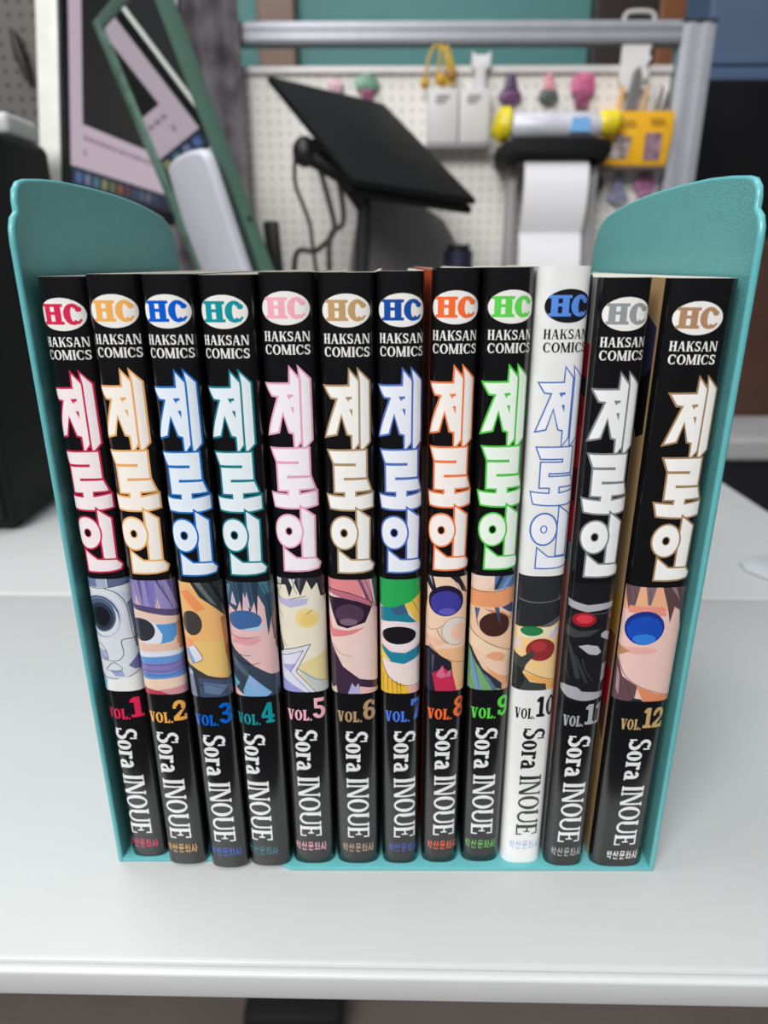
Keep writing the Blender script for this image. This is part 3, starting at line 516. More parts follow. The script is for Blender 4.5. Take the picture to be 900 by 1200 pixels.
for i, (by, cx, lean, W, H, due, dut, dua, dz) in enumerate(BOOKS):
    n = i + 1; white = n == 10
    em, oc, fc, vc, pc = COLOURS[i]
    b = thing('comic_book', (cx / 1000, by / 1000, 0.0017),
              'comic volume %d, %s spine with %s outlined title, %s' % (n, 'white' if white else 'black', DESC[i], POS[i]), 'book', 'comic volumes in the bookend', rot=(0, lean, 0))
    prof = Profile(W / 1000)
    spine = (238, 238, 236) if white else (16, 15, 17)
    L_, R_ = SIDES.get(n, (None, None))
    cover_mesh(prof, H / 1000 - 0.0017, spine, L_ or (24, 18, 22), R_ or (22, 18, 22), b)
    hw = W / 2000
    pb = BM(); box(pb, (-hw + 0.0006, 0.0045, 0.0012), (hw - 0.0006, BD - 0.001, H / 1000 - 0.0017 - 0.0012)); obj('page_block', pb, M_paper, b, local=True)
    o0 = -1.7
    # emblem: oval with HC
    e = [((24, 26, 34) if white else (244, 241, 236), [ell(due, 182.35 + dz + o0, 6.15, 4.07, 40)])]
    hx = due - 5.0; z0, z1 = 179.85 + dz + o0, 184.95 + dz + o0
    e.append((em, text('H', hx - .1, z0, hx + 5.5, z1, s=.21, h=.15, sl=.075, st=.15) + text('C', hx + 5.45, z0 - .1, hx + 10.1, z1 + .1, s=.27, h=.17, sl=.05, st=.12)))
    printed('emblem', e, prof, b, label='oval emblem with %s letters' % DESC[i])
    tc = (30, 30, 34) if white else (240, 238, 234)
    dh = due + .1
    printed('imprint_lettering', [(tc, text('HAKSAN', dh - 6.0, 174.3 + dz + o0, dh + 5.8, 176.75 + dz + o0, s=.19, h=.08, sl=.055, st=.055) + text('COMICS', dh - 5.9, 171.0 + dz + o0, dh + 5.75, 173.5 + dz + o0, s=.19, h=.08, sl=.055, st=.055))], prof, b)
    # title
    sft = lambda P: [(x + dut, z + dz + o0) for x, z in P]
    ow = 0.62 if not white else 0.4
    ringo = ell(RING_C[0] + dut, RING_C[1] + dz + o0, 3.6, 4.7, 36); ringi = ell(RING_C[0] + dut, RING_C[1] + dz + o0, .8, 1.05, 20)
    t1 = [sft(JE_A), sft(JE_B), sft(RO), sft(IN_V), sft(IN_N)]
    sh = []
    for p in (t1[0], t1[1], t1[2]): sh += [(oc, line(p, ow * 1.7 if not white else ow, closed=True)), (fc, [p])]
    for p in (t1[3], t1[4]): sh += [(oc, line(p, ow * 1.7 if not white else ow, closed=True)), (fc, [p])]
    sh.append((oc, [ell(RING_C[0] + dut, RING_C[1] + dz + o0, 3.6 + ow * .8, 4.7 + ow * .8, 40)])); sh.append((fc, [ringo])); sh.append((oc, [ell(RING_C[0] + dut, RING_C[1] + dz + o0, .8 + ow * .5, 1.05 + ow * .5, 22)])); sh.append((spine if not white else fc, [ringi]))
    for p in JE_H: sh.append((oc, [sft(p)]))
    if white:
        for p in t1: sh.append((oc, line(p, ow, closed=True)))
        sh.append((oc, line(ringo, ow, closed=True)))
        sh.append((oc, line(ringi, ow * .8, closed=True)))
    printed('title_lettering', sh, prof, b, label='white title lettering with %s outline' % DESC[i])
    # picture
    art, clip = build_art(n, dz + o0, W)
    printed('spine_picture', art, prof, b, clip=clip)
    # volume
    dv = dz + o0; du = (dua + due) / 2
    num = str(n)
    if white: du -= 0.9
    x0 = du - 5.7
    xa = x0 + (7.7 if n < 10 else 6.2)
    v = text('VOL.', x0, 59.3 + dv, xa, 63.2 + dv, s=.24, h=.1, sl=.07, st=.1)
    v += text(num, xa + .4, 60.0 + dv, xa + (4.3 if n < 10 else 6.6), 67.4 + dv, gap=.05)
    printed('volume_number', [(vc, v)], prof, b, label='%s volume number %d' % (DESC[i] if not white else 'black', n))
    # author, reading downwards
    a = text('Sora', 0, 0, 15.9, 7.0, gap=.04, s=.185, h=.08, sl=.05, st=.07) + [[(x + 18.3, y) for x, y in p] for p in text('INOUE', 0, 0, 24.5, 7.0, gap=.04, s=.175, h=.08, sl=.055, st=.07)]
    aw = (30, 30, 34) if white else (238, 238, 238)
    printed('author_lettering', [(aw, [[(dua - 3.5 + y, 55.8 + dv - x) for x, y in p] for p in a])], prof, b)
    printed('publisher_lettering', [(pc, hangul(dua - 5.4, 6.9 + dv, dua + 5.2, 10.4 + dv))], prof, b)
    if n in (11, 12):
        e0 = -prof.hw * 1000 - 3.6
        if n == 11:
            q = [((40, 36, 40), [rect(e0 - 22, 1, e0 - 3, 189)]), ((176, 20, 36), [rect(e0 - 9, 140, e0, 172)]), ((36, 30, 34), [[(e0 - 9, 160), (e0, 158), (e0, 163), (e0 - 9, 164)]]), ((206, 44, 48), [rect(e0 - 9, 116, e0, 150)]), ((120, 22, 30), [rect(e0 - 9, 128, e0, 138)]), ((206, 122, 108), [rect(e0 - 9, 44, e0, 108)])]
        else:
            q = [((56, 60, 92), [[(e0 - 14, 182), (e0, 176), (e0, 164), (e0 - 6, 160), (e0 - 14, 170)]]), ((30, 26, 30), [[(e0 - 14, 170), (e0 - 6, 162), (e0, 166), (e0, 148), (e0 - 5, 146), (e0 - 14, 160)]]), ((206, 150, 60), [[(e0 - 12, 95), (e0, 100), (e0, 84), (e0 - 10, 82)]]), ((140, 84, 60), [[(e0 - 12, 84), (e0, 86), (e0, 70), (e0 - 10, 62)]]), ((196, 30, 54), [[(e0 - 10, 72), (e0, 74), (e0, 60), (e0 - 9, 62)]]), ((122, 72, 66), [[(e0 - 8, 62), (e0, 60), (e0, 47), (e0 - 3, 50)]])]
        for part in ((q,) if n == 11 else (q[:2], q[2:])):
            printed('side_picture', part, prof, b, base_off=0.00004, clip=(e0 - 40, e0 + .4, 0.5, 189))

# ================================================================== bookend
M_teal = mat((92, 160, 160), 0.4, vary=0.04, scale=200, bump=0.7, bscale=2800, name='teal_plastic')
M_tealr = mat((98, 176, 180), 0.28, vary=0.02, scale=200, name='teal_plastic_rim')
be = thing('bookend', (0, 0.07, 0), 'teal plastic bookend with tall rounded side panels around the comic row', 'bookend')
PANEL = [(0.0, 0.0), (0.0, 0.197), (0.0004, 0.2003), (0.0018, 0.2030), (0.0040, 0.2045), (0.0041, 0.2070), (0.0050, 0.2096), (0.0072, 0.2114), (0.0105, 0.2122), (0.02, 0.2132), (0.0325, 0.2140), (0.05, 0.2143), (0.066, 0.2142), (0.082, 0.2138), (0.0945, 0.2131), (0.11, 0.2117), (0.121, 0.2103), (0.1275, 0.2083), (0.1325, 0.205), (0.136, 0.1995), (0.138, 0.192), (0.1385, 0.183), (0.1385, 0.0)]
for sg, yo in ((-1, 0.0006), (1, -0.0030)):
    bm = BM(); xo, xi = (-0.0914, -0.0896) if sg < 0 else (0.0904, 0.0885)
    prism(bm, [(xi, y + yo, z) for y, z in PANEL], (xo - xi, 0, 0), bev=0.0008, seg=3)
    bm.normal_update()
    for f in bm.faces: f.material_index = 0 if abs(f.normal.x) > 0.97 else 1
    tag(obj('side_panel', bm, [M_teal, M_tealr], be, smooth=True), 'left side panel' if sg < 0 else 'right side panel')
    bm = BM()
    xe = -0.0385 if sg < 0 else -0.0375
    c = 0.006; A0, A1 = xo, xe
    y0, y1 = yo, yo + 0.1385
    s2 = 1 if A1 > A0 else -1
    P = [(A0, y0 + c * .3), (A0 + s2 * c * .3, y0), (A1 - s2 * c, y0), (A1 - s2 * c * .3, y0 + c * .3), (A1, y0 + c), (A1, y1), (A0, y1)]
    prism(bm, [(x, y, 0) for x, y in P], (0, 0, 0.0016), bev=0.0005)
    tag(obj('base_plate', bm, M_tealr, be, smooth=True), 'left half of the base' if sg < 0 else 'right half of the base')

# ================================================================== things on the rear desk
# black speaker
M_blk = mat((11, 11, 13), 0.6, vary=0.1, spec=0.25)
sp = thing('desktop_speaker', (-0.36, 0.38, 0), 'black box-shaped speaker at far left on the rear desk', 'speaker')
bm = BM(); box(bm, (-0.45, 0.303, 0.004), (-0.2805, 0.4577, 0.285), 0.007, 3); obj('cabinet', bm, M_blk, sp, smooth=True)
bm = BM(); box(bm, (-0.444, 0.2985, 0.012), (-0.2865, 0.304, 0.277), 0.002); obj('grille', bm, mat((12, 12, 13), 0.9, vary=0.3, scale=2500), sp)
for x in (-0.435, -0.296):
    for y in (0.32, 0.44):
        bm = BM(); box(bm, (x - 0.008, y - 0.008, 0), (x + 0.008, y + 0.008, 0.0045), 0.001); obj('foot', bm, M_blk, sp)
bm = BM(); box(bm, (-0.449, 0.40, 0.2851), (-0.283, 0.45, 0.3005), 0.004, 3)
top('white_tray', bm, mat((190, 190, 190), 0.4), 'white tray lying on top of the black speaker', 'tray', smooth=True)
# grey pegboard at left
def peg_mat(rgb, hole, pitch, name):
    mm = bpy.data.materials.new(name); mm.use_nodes = True; nt = mm.node_tree; b = nt.nodes['Principled BSDF']; b.inputs['Roughness'].default_value = 0.55
    tc = nt.nodes.new('ShaderNodeTexCoord'); mp = nt.nodes.new('ShaderNodeVectorMath'); mp.operation = 'DIVIDE'; mp.inputs[1].default_value = (pitch, 1, pitch)
    fr = nt.nodes.new('ShaderNodeVectorMath'); fr.operation = 'FRACTION'; sb = nt.nodes.new('ShaderNodeVectorMath'); sb.operation = 'SUBTRACT'; sb.inputs[1].default_value = (.5, 0, .5)
    mu = nt.nodes.new('ShaderNodeVectorMath'); mu.operation = 'MULTIPLY'; mu.inputs[1].default_value = (1, 0, 1)
    ln = nt.nodes.new('ShaderNodeVectorMath'); ln.operation = 'LENGTH'; lt = nt.nodes.new('ShaderNodeMath'); lt.operation = 'LESS_THAN'; lt.inputs[1].default_value = 0.2
    mx = nt.nodes.new('ShaderNodeMix'); mx.data_type = 'RGBA'; mx.inputs['A'].default_value = lin(rgb) + (1,); mx.inputs['B'].default_value = lin(hole) + (1,)
    L = nt.links.new
    L(tc.outputs['Object'], mp.inputs[0]); L(mp.outputs[0], fr.inputs[0]); L(fr.outputs[0], sb.inputs[0]); L(sb.outputs[0], mu.inputs[0]); L(mu.outputs[0], ln.inputs[0])
    L(ln.outputs['Value'], lt.inputs[0]); L(lt.outputs[0], mx.inputs['Factor']); L(mx.outputs['Result'], b.inputs['Base Color'])
    return mm
bm = BM(); box(bm, (-0.85, 0.78, 0.0), (-0.36, 0.788, 0.75), 0.001)
top('pegboard', bm, peg_mat((90, 85, 82), (44, 40, 38), 0.0145, 'grey_pegboard'), 'grey brown pegboard at far left behind the speaker', 'pegboard', base=(-0.6, 0.784, 0))
bm = BM(); tube(bm, [(-0.442, 0.772, 0.452), (-0.437, 0.77, 0.43), (-0.431, 0.772, 0.402)], [0.004, 0.007, 0.004]); tube(bm, [(-0.442, 0.784, 0.452), (-0.442, 0.77, 0.452)], 0.002)
top('hanging_tool', bm, mat((30, 22, 24), 0.5), 'thin dark tool hanging on the grey pegboard at left', 'tool', smooth=True)
# monitor
P0 = V3((-0.27736, 0.48882, 0.27540)); EX = V3((0.22653, 0.97162, -0.06809)).normalized(); EZ = V3((0.12044, 0.04143, 0.99186)).normalized(); EN = EX.cross(EZ).normalized()
if EN.x < 0: EN = -EN
mon = thing('monitor', (-0.24, 0.62, 0), 'monitor with white rim at left, showing a pale pink page', 'monitor')
def mq(a0, e0, a1, e1, nn=0.0): return [P0 + EX * a + EZ * e + EN * nn for a, e in ((a0, e0), (a1, e0), (a1, e1), (a0, e1))]
SW, SH, SB = 0.172, 0.40, -0.0165
bm = BM(); prism(bm, mq(-0.009, SB - 0.014, SW + 0.009, SH + 0.01, -0.0035), EN * -0.022, bev=0.003); obj('case', bm, mat((226, 226, 220), 0.35), mon, smooth=True)
bm = BM(); prism(bm, mq(-0.0085, SB - 0.0135, SW + 0.0085, SH + 0.0095, -0.0034), EN * 0.003, bev=0.0008); obj('bezel', bm, mat((20, 19, 20), 0.4), mon, smooth=True)
def emi(rgb, e=0.8): return mat(rgb, 0.5, vary=0.02, scale=20, emit=e)
bm = BM(); mats = []; mid = {}
def scr(rgb, a0, e0, a1, e1, nn):
    if rgb not in mid: mid[rgb] = len(mats); mats.append(emi(rgb))
    f = bm.faces.new([bm.verts.new(p) for p in mq(a0, e0, a1, e1, nn)]); f.material_index = mid[rgb]
    f.normal_update()
    if f.normal.dot(EN) < 0: f.normal_flip()
scr((200, 182, 196), 0, 0, SW, SH, 0.0001)
scr((16, 15, 16), 0.0166, 0.0359, SW - 0.01, SH - 0.01, 0.0003)
rng = random.Random(3); a = 0.018
while a < 0.14:
    l = rng.uniform(0.004, 0.009); scr((140, 126, 142), a, 0.0235, a + l, 0.0275, 0.0003); a += l + 0.002
scr((150, 134, 150), 0.0175, 0.0105, 0.0215, 0.0165, 0.0003)
scr((34, 42, 62), 0, SB, SW, 0, 0.0003)
for k, c in enumerate([(80, 108, 160), (110, 124, 156), (72, 120, 140), (136, 136, 92), (100, 114, 74), (136, 84, 58), (92, 60, 62), (66, 68, 96), (76, 96, 124), (104, 102, 112), (58, 66, 96)]):
    scr(c, 0.006 + k * 0.0125, SB + 0.004, 0.014 + k * 0.0125, -0.004, 0.0005)
obj('screen', bm, mats, mon)
bm = BM(); tube(bm, [(-0.275, 0.62, 0.008), (-0.28, 0.62, 0.13), (-0.268, 0.62, 0.27)], [0.014, 0.012, 0.014]); obj('stand_neck', bm, mat((200, 200, 198), 0.4), mon, smooth=True)
bm = BM(); box(bm, (-0.34, 0.55, 0), (-0.21, 0.69, 0.009), 0.004); obj('stand_base', bm, mat((205, 205, 202), 0.4), mon, smooth=True)
# mirror
MN = V3((-0.72483, -0.61140, -0.31751)).normalized(); MD = V3((0.29531, 0.14064, -0.94499)).normalized(); MD = (MD - MN * MD.dot(MN)).normalized(); MW = MD.cross(MN); MO = V3((-0.1502, 0.3982, 0.3683))
def mp(wv, d, s=0.0): return MO + MW * wv + MD * d + MN * s
mi = thing('mirror', (-0.02, 0.48, 0), 'tilted standing mirror with green frame reflecting the monitor page', 'mirror')
M_grn = mat((78, 110, 97), 0.45, vary=0.06, scale=40)
w0, w1, dd0, dd1 = 0.0150, 0.1410, -0.030, 0.357
IN = (w0 + 0.008, w1 - 0.0125, dd0 + 0.009, dd1 - 0.01)
for nm, (a, b, c, d) in (('right', (w0, IN[0], dd0, dd1)), ('left', (IN[1], w1, dd0, dd1)), ('top', (IN[0], IN[1], dd0, IN[2])), ('bottom', (IN[0], IN[1], IN[3], dd1))):
    bm = BM(); prism(bm, [mp(a, c, .002), mp(b, c, .002), mp(b, d, .002), mp(a, d, .002)], MN * -0.012, bev=0.0012)
    mt = M_grn if nm != 'left' else mat((88, 120, 106), 0.5, vary=0.35, scale=110)
    tag(obj('frame_bar', bm, mt, mi, smooth=True), nm + ' frame bar')
bm = BM(); prism(bm, [mp(IN[0] - .001, IN[2] - .001, 0), mp(IN[1] + .001, IN[2] - .001, 0), mp(IN[1] + .001, IN[3] + .001, 0), mp(IN[0] - .001, IN[3] + .001, 0)], MN * -0.003)
obj('glass', bm, mat((236, 240, 238), 0.015, metal=1.0, vary=0.005), mi)
bm = BM(); prism(bm, [mp(IN[0] - .001, IN[2] - .001, -.0032), mp(IN[1] + .001, IN[2] - .001, -.0032), mp(IN[1] + .001, IN[3] + .001, -.0032), mp(IN[0] - .001, IN[3] + .001, -.0032)], MN * -0.0065)
obj('back_board', bm, mat((44, 62, 56), 0.6), mi)
c = mp(w0 - 0.0004, 0.148, -0.004); bm = BM(); ellipsoid(bm, c, (0.0022, 0.0022, 0.0022)); obj('screw', bm, mat((20, 30, 28), 0.4), mi)
bm = BM(); box(bm, (-0.15, 0.43, 0), (-0.01, 0.545, 0.008), 0.003); obj('stand_base', bm, M_grn, mi, smooth=True)
bm = BM(); tube(bm, [mp(0.075, 0.25, -0.009), mp(0.075, 0.25, -0.03) , (-0.035, 0.505, 0.06), (-0.035, 0.505, 0.004)], 0.006); obj('stand_arm', bm, M_grn, mi, smooth=True)
# white slab leaning in front of the mirror
bm = BM()
sil = [(0.0785, 0.099), (0.0755, 0.0935), (0.068, 0.0905), (0.0561, 0.0887), (0.04, 0.0885), (0.0276, 0.0893), (0.0165, 0.0905), (0.0095, 0.0927), (0.0060, 0.0955), (0.0044, 0.1005), (0.0082, 0.1382), (0.014, 0.1867), (0.026, 0.30), (0.104, 0.30), (0.0921, 0.1809), (0.0889, 0.138)]
prism(bm, [mp(a, d, 0.020) for a, d in sil], MN * -0.010, bev=0.0035, seg=3)
top('white_tablet', bm, mat((206, 206, 216), 0.35, vary=0.02), 'white round-cornered tablet leaning in front of the green framed mirror', 'tablet', smooth=True)
# mottled cloth between mirror and pegboard
bm = BM(); nx, nz = 40, 10; g = []
for s in (0, 1):
    for k in range(nz + 1):
        for j in range(nx + 1):
            x = -0.345 + 0.177 * j / nx; z = 0.001 + 0.66 * k / nz
            g.append(bm.verts.new((x, 0.744 + 0.006 * math.sin(j * .9 + .3 * math.sin(k)) + 0.004 * s, z)))
N1 = (nx + 1) * (nz + 1)
for s in (0, 1):
    for k in range(nz):
        for j in range(nx):
            a = s * N1 + k * (nx + 1) + j; q = (g[a], g[a + 1], g[a + nx + 2], g[a + nx + 1]); bm.faces.new(q if s == 0 else q[::-1])
for j in range(nx):
    for k in (0, nz):
        a = k * (nx + 1) + j; bm.faces.new((g[a], g[a + N1], g[a + 1 + N1], g[a + 1]))
for k in range(nz):
    for j in (0, nx):
        a = k * (nx + 1) + j; bm.faces.new((g[a], g[a + nx + 1], g[a + nx + 1 + N1], g[a + N1]))
top('hanging_cloth', bm, mat((112, 106, 110), 0.8, vary=0.6, scale=32), 'mottled grey cloth hanging between the mirror and white pegboard', 'cloth', smooth=True)

# ------------------------------------------------------------------ aluminium frame and white pegboard
BACK = True
M_alu = mat((168, 170, 178), 0.45, metal=0.25, vary=0.05)
fr = thing('aluminium_frame', (0.12, 0.86, 0), 'aluminium profile frame around the white pegboard', 'frame')
def extr(name, lo, hi, ax):
    bm = BM(); box(bm, lo, hi, 0.002)
    lo, hi = V3(lo), V3(hi)
    for k in (0.25, 0.72):   # raised ribs along the face
        a, b = lo.copy(), hi.copy(); o = 2 if ax == 0 else 0
        cc = lo[o] + (hi[o] - lo[o]) * k; a[o] = cc - (hi[o] - lo[o]) * .13; b[o] = cc + (hi[o] - lo[o]) * .13
        a.y = lo.y - 0.0012; b.y = lo.y + 0.001; box(bm, a, b, 0.0006)
    return obj(name, bm, M_alu, fr, smooth=True)
extr('rail', (-0.30, 0.84, 0.396), (0.352, 0.87, 0.4195), 0)
extr('post', (0.352, 0.84, 0.0), (0.391, 0.87, 0.417), 2)
extr('post', (-0.300, 0.872, 0.0), (-0.272, 0.888, 0.4195), 2)
for n_, x in (('cap', 0.3715),):
    bm = BM(); box(bm, (0.351, 0.838, 0.4171), (0.392, 0.872, 0.4205), 0.001); obj('end_cap', bm, mat((40, 40, 44), 0.5), fr)
pg = thing('pegboard', (0.09, 0.858, 0), 'white pegboard at centre back with small holes', 'pegboard')
bm = BM(); box(bm, (-0.178, 0.855, 0.012), (0.3495, 0.860, 0.366), 0.0008)
obj('board', bm, peg_mat((232, 228, 222), (200, 196, 191), 0.0125, 'white_pegboard'), pg)
bm = BM(); box(bm, (-0.178, 0.849, 0.366), (0.3495, 0.862, 0.3745), 0.0015); obj('top_edge', bm, mat((214, 210, 208), 0.4), pg, smooth=True)
bm = BM(); box(bm, (-0.178, 0.849, 0.0), (0.3495, 0.862, 0.012), 0.0015); obj('bottom_edge', bm, mat((214, 210, 208), 0.4), pg, smooth=True)
PY = 0.8548
# tablet on an arm
TA, TB, TCc, TD = [V3(p) for p in ((-0.127, 0.714, 0.337), (-0.0046, 0.808, 0.322), (0.0915, 0.648, 0.214), (-0.031, 0.554, 0.229))]
lp = thing('arm_tablet', (-0.03, 0.68, 0), 'black flat panel tilted on a black arm in front of pegboard', 'tablet')
nrm = (TB - TA).cross(TD - TA).normalized()
if nrm.z > 0: nrm = -nrm
bm = BM(); prism(bm, [TA, TB, TCc, TD], nrm * -0.008, bev=0.003); obj('panel', bm, mat((9, 9, 10), 0.6, vary=0.1, spec=0.25), lp, smooth=True)
bm = BM(); prism(bm, [TD + nrm * .002, TCc + nrm * .002, TCc + nrm * .002 + (TA - TD) * .06, TD + nrm * .002 + (TA - TD) * .06], nrm * 0.008, bev=0.002); obj('edge_clamp', bm, mat((10, 10, 10), 0.6, spec=0.2), lp, smooth=True)
cen = TA * .45 + TD * .35 + TB * .1 + TCc * .1
bm = BM(); ellipsoid(bm, V3((-0.083, 0.655, 0.266)), (0.013, 0.014, 0.015)); obj('ball_joint', bm, mat((24, 24, 26), 0.5), lp, smooth=True)
bm = BM(); tube(bm, [(-0.083, 0.655, 0.266), (-0.045, 0.66, 0.245), (-0.022, 0.66, 0.215)], 0.010); tube(bm, [(-0.083, 0.655, 0.266), V3((-0.06, 0.66, 0.274))], 0.009); obj('arm', bm, mat((16, 16, 17), 0.5), lp, smooth=True)
bm = BM(); tube(bm, [(-0.022, 0.66, 0.22), (-0.03, 0.67, 0.1), (-0.03, 0.68, 0.005)], 0.008); obj('post', bm, mat((40, 40, 42), 0.5), lp, smooth=True)
bm = BM(); box(bm, (-0.09, 0.62, 0), (0.03, 0.74, 0.008), 0.003); obj('base', bm, mat((40, 40, 42), 0.5), lp, smooth=True)
for k, pts in enumerate([[(-0.094, 0.66, 0.26), (-0.095, 0.665, 0.235), (-0.082, 0.66, 0.2), (-0.078, 0.655, 0.17), (-0.07, 0.66, 0.1)], [(-0.07, 0.66, 0.255), (-0.06, 0.655, 0.22), (-0.055, 0.65, 0.19), (-0.075, 0.66, 0.17), (-0.1, 0.67, 0.16), (-0.1, 0.68, 0.05)], [(-0.05, 0.66, 0.245), (-0.045, 0.655, 0.2), (-0.06, 0.65, 0.18), (-0.06, 0.66, 0.1)]]):
    bm = BM(); tube(bm, spline(pts), 0.003 if k else 0.0022, 8); obj('cable', bm, mat((64, 62, 62), 0.5), lp, smooth=True)
# grey stand plate behind
bm = BM(); prism(bm, [(-0.04, 0.775, 0), (0.10, 0.775, 0), (0.095, 0.775, 0.16), (0.07, 0.775, 0.2), (0.035, 0.775, 0.222), (-0.03, 0.775, 0.224), (-0.045, 0.775, 0.15)], (0, 0.03, 0), bev=0.004)
top('grey_box', bm, mat((124, 120, 120), 0.6, vary=0.1, scale=20), 'grey rounded box standing below the tilted black panel', 'box', smooth=True)
bm = BM(); box(bm, (-0.136, 0.70, 0), (-0.119, 0.715, 0.2), 0.003)
for v in bm.verts: v.co.x += -0.06 * (v.co.z - 0.2) - 0.002
top('black_bar', bm, mat((15, 15, 16), 0.4), 'slim black upright bar beside the green mirror frame', 'bar', smooth=True)
cn = thing('spray_can', (0.082, 0.70, 0), 'dark navy can standing right of the grey box', 'can')
bm = BM(); tube(bm, [(0.082, 0.70, 0), (0.082, 0.70, 0.168)], 0.0165, 20); obj('body', bm, mat((34, 34, 58), 0.4, vary=0.2), cn, smooth=True)
bm = BM(); tube(bm, [(0.082, 0.70, 0.168), (0.082, 0.70, 0.1745)], 0.013, 20); obj('cap', bm, mat((26, 24, 34), 0.4), cn, smooth=True)
# hung on the pegboard
ch = thing('wire_charm', (0.066, 0.845, 0.347), 'yellow wire charm hanging from the aluminium rail', 'charm')
bm = BM()
for a in range(3): tube(bm, spline([(0.048 + a * .012, 0.832, 0.352), (0.05 + a * .014, 0.830, 0.375), (0.066 + (a - 1) * .006, 0.832, 0.392), (0.08 - a * .004, 0.830, 0.372), (0.07 + a * .006, 0.832, 0.35)]), 0.0016, 8)
obj('wire', bm, mat((196, 160, 40), 0.4), ch, smooth=True)
for (x, z, r) in ((0.047, 0.353, .0055), (0.066, 0.357, .006), (0.079, 0.362, .0065)):
    bm = BM(); ellipsoid(bm, (x, 0.832, z), (r, r, r * 1.2)); obj('bead', bm, mat((200, 150, 30) if x != 0.079 else (150, 110, 30), 0.4), ch, smooth=True)
bm = BM(); tube(bm, [(0.066, 0.832, 0.39), (0.066, 0.838, 0.4)], 0.0012, 6); obj('hook', bm, mat((150, 130, 60), 0.4), ch)
for k, x0 in enumerate((0.0512, 0.0892)):
    t = thing('white_box', (x0 + 0.018, 0.84, 0.288), ['left white flat box hung on the pegboard under yellow charm', 'right white flat box hung on the pegboard under white clip'][k], 'box', 'white flat boxes on the pegboard')
    bm = BM(); box(bm, (x0, 0.826, 0.288), (x0 + 0.0368, PY, 0.347), 0.002); obj('body', bm, mat((206, 204, 204), 0.5, vary=0.02), t, smooth=True)
    for q, (aa, bb, zz) in enumerate(((.010, .026, .338), (.008, .024, .3345), (.009, .020, .331))):
        bm = BM(); box(bm, (x0 + aa, 0.8255, zz), (x0 + bb, 0.8262, zz + 0.0018)); obj('printed_line', bm, mat((120, 116, 116), 0.6), t)
bm = BM(); box(bm, (0.049, 0.822, 0.281), (0.128, PY, 0.2878), 0.002)  # grey bar modelled in place of the shade along the boxes' lower edge
top('shadow_strip', bm, mat((128, 126, 128), 0.5), 'grey strip standing in for the shadow under the two white boxes', 'shadow', smooth=True)
bm = BM(); prism(bm, [(x, 0.838, z) for x, z in ((0.1035, 0.389), (0.107, 0.384), (0.122, 0.384), (0.126, 0.389), (0.126, 0.372), (0.1205, 0.368), (0.1205, 0.348), (0.108, 0.348), (0.108, 0.368), (0.1035, 0.372))], (0, 0.0105, 0), bev=0.001)
top('white_clip', bm, mat((216, 214, 214), 0.45), 'white clip with forked top at the pegboard edge', 'clip', smooth=True)
# keychains
def keychain(x, ztop, zbot, wd, c1, c2, label, shape):
    t = thing('keychain', (x, 0.848, zbot), label, 'keychain', 'keychains on the pegboard')
    h = ztop - zbot
    bm = BM(); tube(bm, [(x + 0.003 * math.cos(a), 0.850, ztop + 0.0015 + 0.003 * math.sin(a)) for a in [2 * math.pi * k / 12 for k in range(13)]], 0.0007, 6); obj('ring', bm, M_alu, t, smooth=True)
    pr = {'bell': [(0, .12), (.06, .5), (.2, .95), (.4, .8), (.55, .5), (.8, .45), (.95, .25), (1, .05)], 'drop': [(0, .1), (.1, .35), (.35, .5), (.5, .9), (.75, 1), (.92, .6), (1, .05)], 'block': [(0, .3), (.05, .55), (.3, .6), (.4, .95), (.8, 1), (.95, .8), (1, .1)]}[shape]
    for part, lo, hi, c in (('lower_charm', 0, .45, c2), ('upper_charm', .45, 1, c1)):
        bm = BM(); pts = [p for p in pr if lo <= p[0] <= hi]
        def wat(f):
            for (a, b), (c_, d) in zip(pr, pr[1:]):
                if a <= f <= c_: return b + (d - b) * (f - a) / (c_ - a)
        fs = sorted({lo, hi} | {p[0] for p in pts})
        L = [(x - wat(f) * wd / 2, 0.845, zbot + f * h) for f in fs]; Rr = [(x + wat(f) * wd / 2, 0.845, zbot + f * h) for f in reversed(fs)]
        prism(bm, L + Rr, (0, 0.007, 0), bev=0.0012); obj(part, bm, mat(c, 0.4, vary=0.45, scale=160), t, smooth=True)
keychain(-0.0235, 0.366, 0.335, 0.03, (104, 146, 122), (150, 84, 116), 'green and plum keychain left of the yellow charm', 'drop')
keychain(-0.062, 0.361, 0.340, 0.018, (214, 176, 186), (200, 170, 176), 'pale pink keychain partly behind the tilted black panel', 'block')
keychain(0.1525, 0.3655, 0.3325, 0.031, (70, 46, 84), (108, 66, 108), 'dark purple keychain right of the white clip', 'bell')
keychain(0.1995, 0.3655, 0.3325, 0.026, (206, 138, 146), (84, 96, 92), 'pink and dark green keychain, middle of the upper row', 'bell')
keychain(0.2411, 0.366, 0.329, 0.0285, (196, 98, 136), (150, 76, 112), 'rose pink keychain at right end of the upper row', 'block')
keychain(0.267, 0.2515, 0.2226, 0.022, (66, 62, 88), (74, 70, 100), 'dark indigo keychain, left of the lower row', 'drop')
keychain(0.2975, 0.2515, 0.2176, 0.027, (136, 140, 168), (150, 150, 176), 'grey blue keychain, middle of the lower row', 'bell')
keychain(0.330, 0.2535, 0.2195, 0.029, (160, 104, 142), (176, 130, 156), 'mauve keychain, right of the lower row', 'drop')
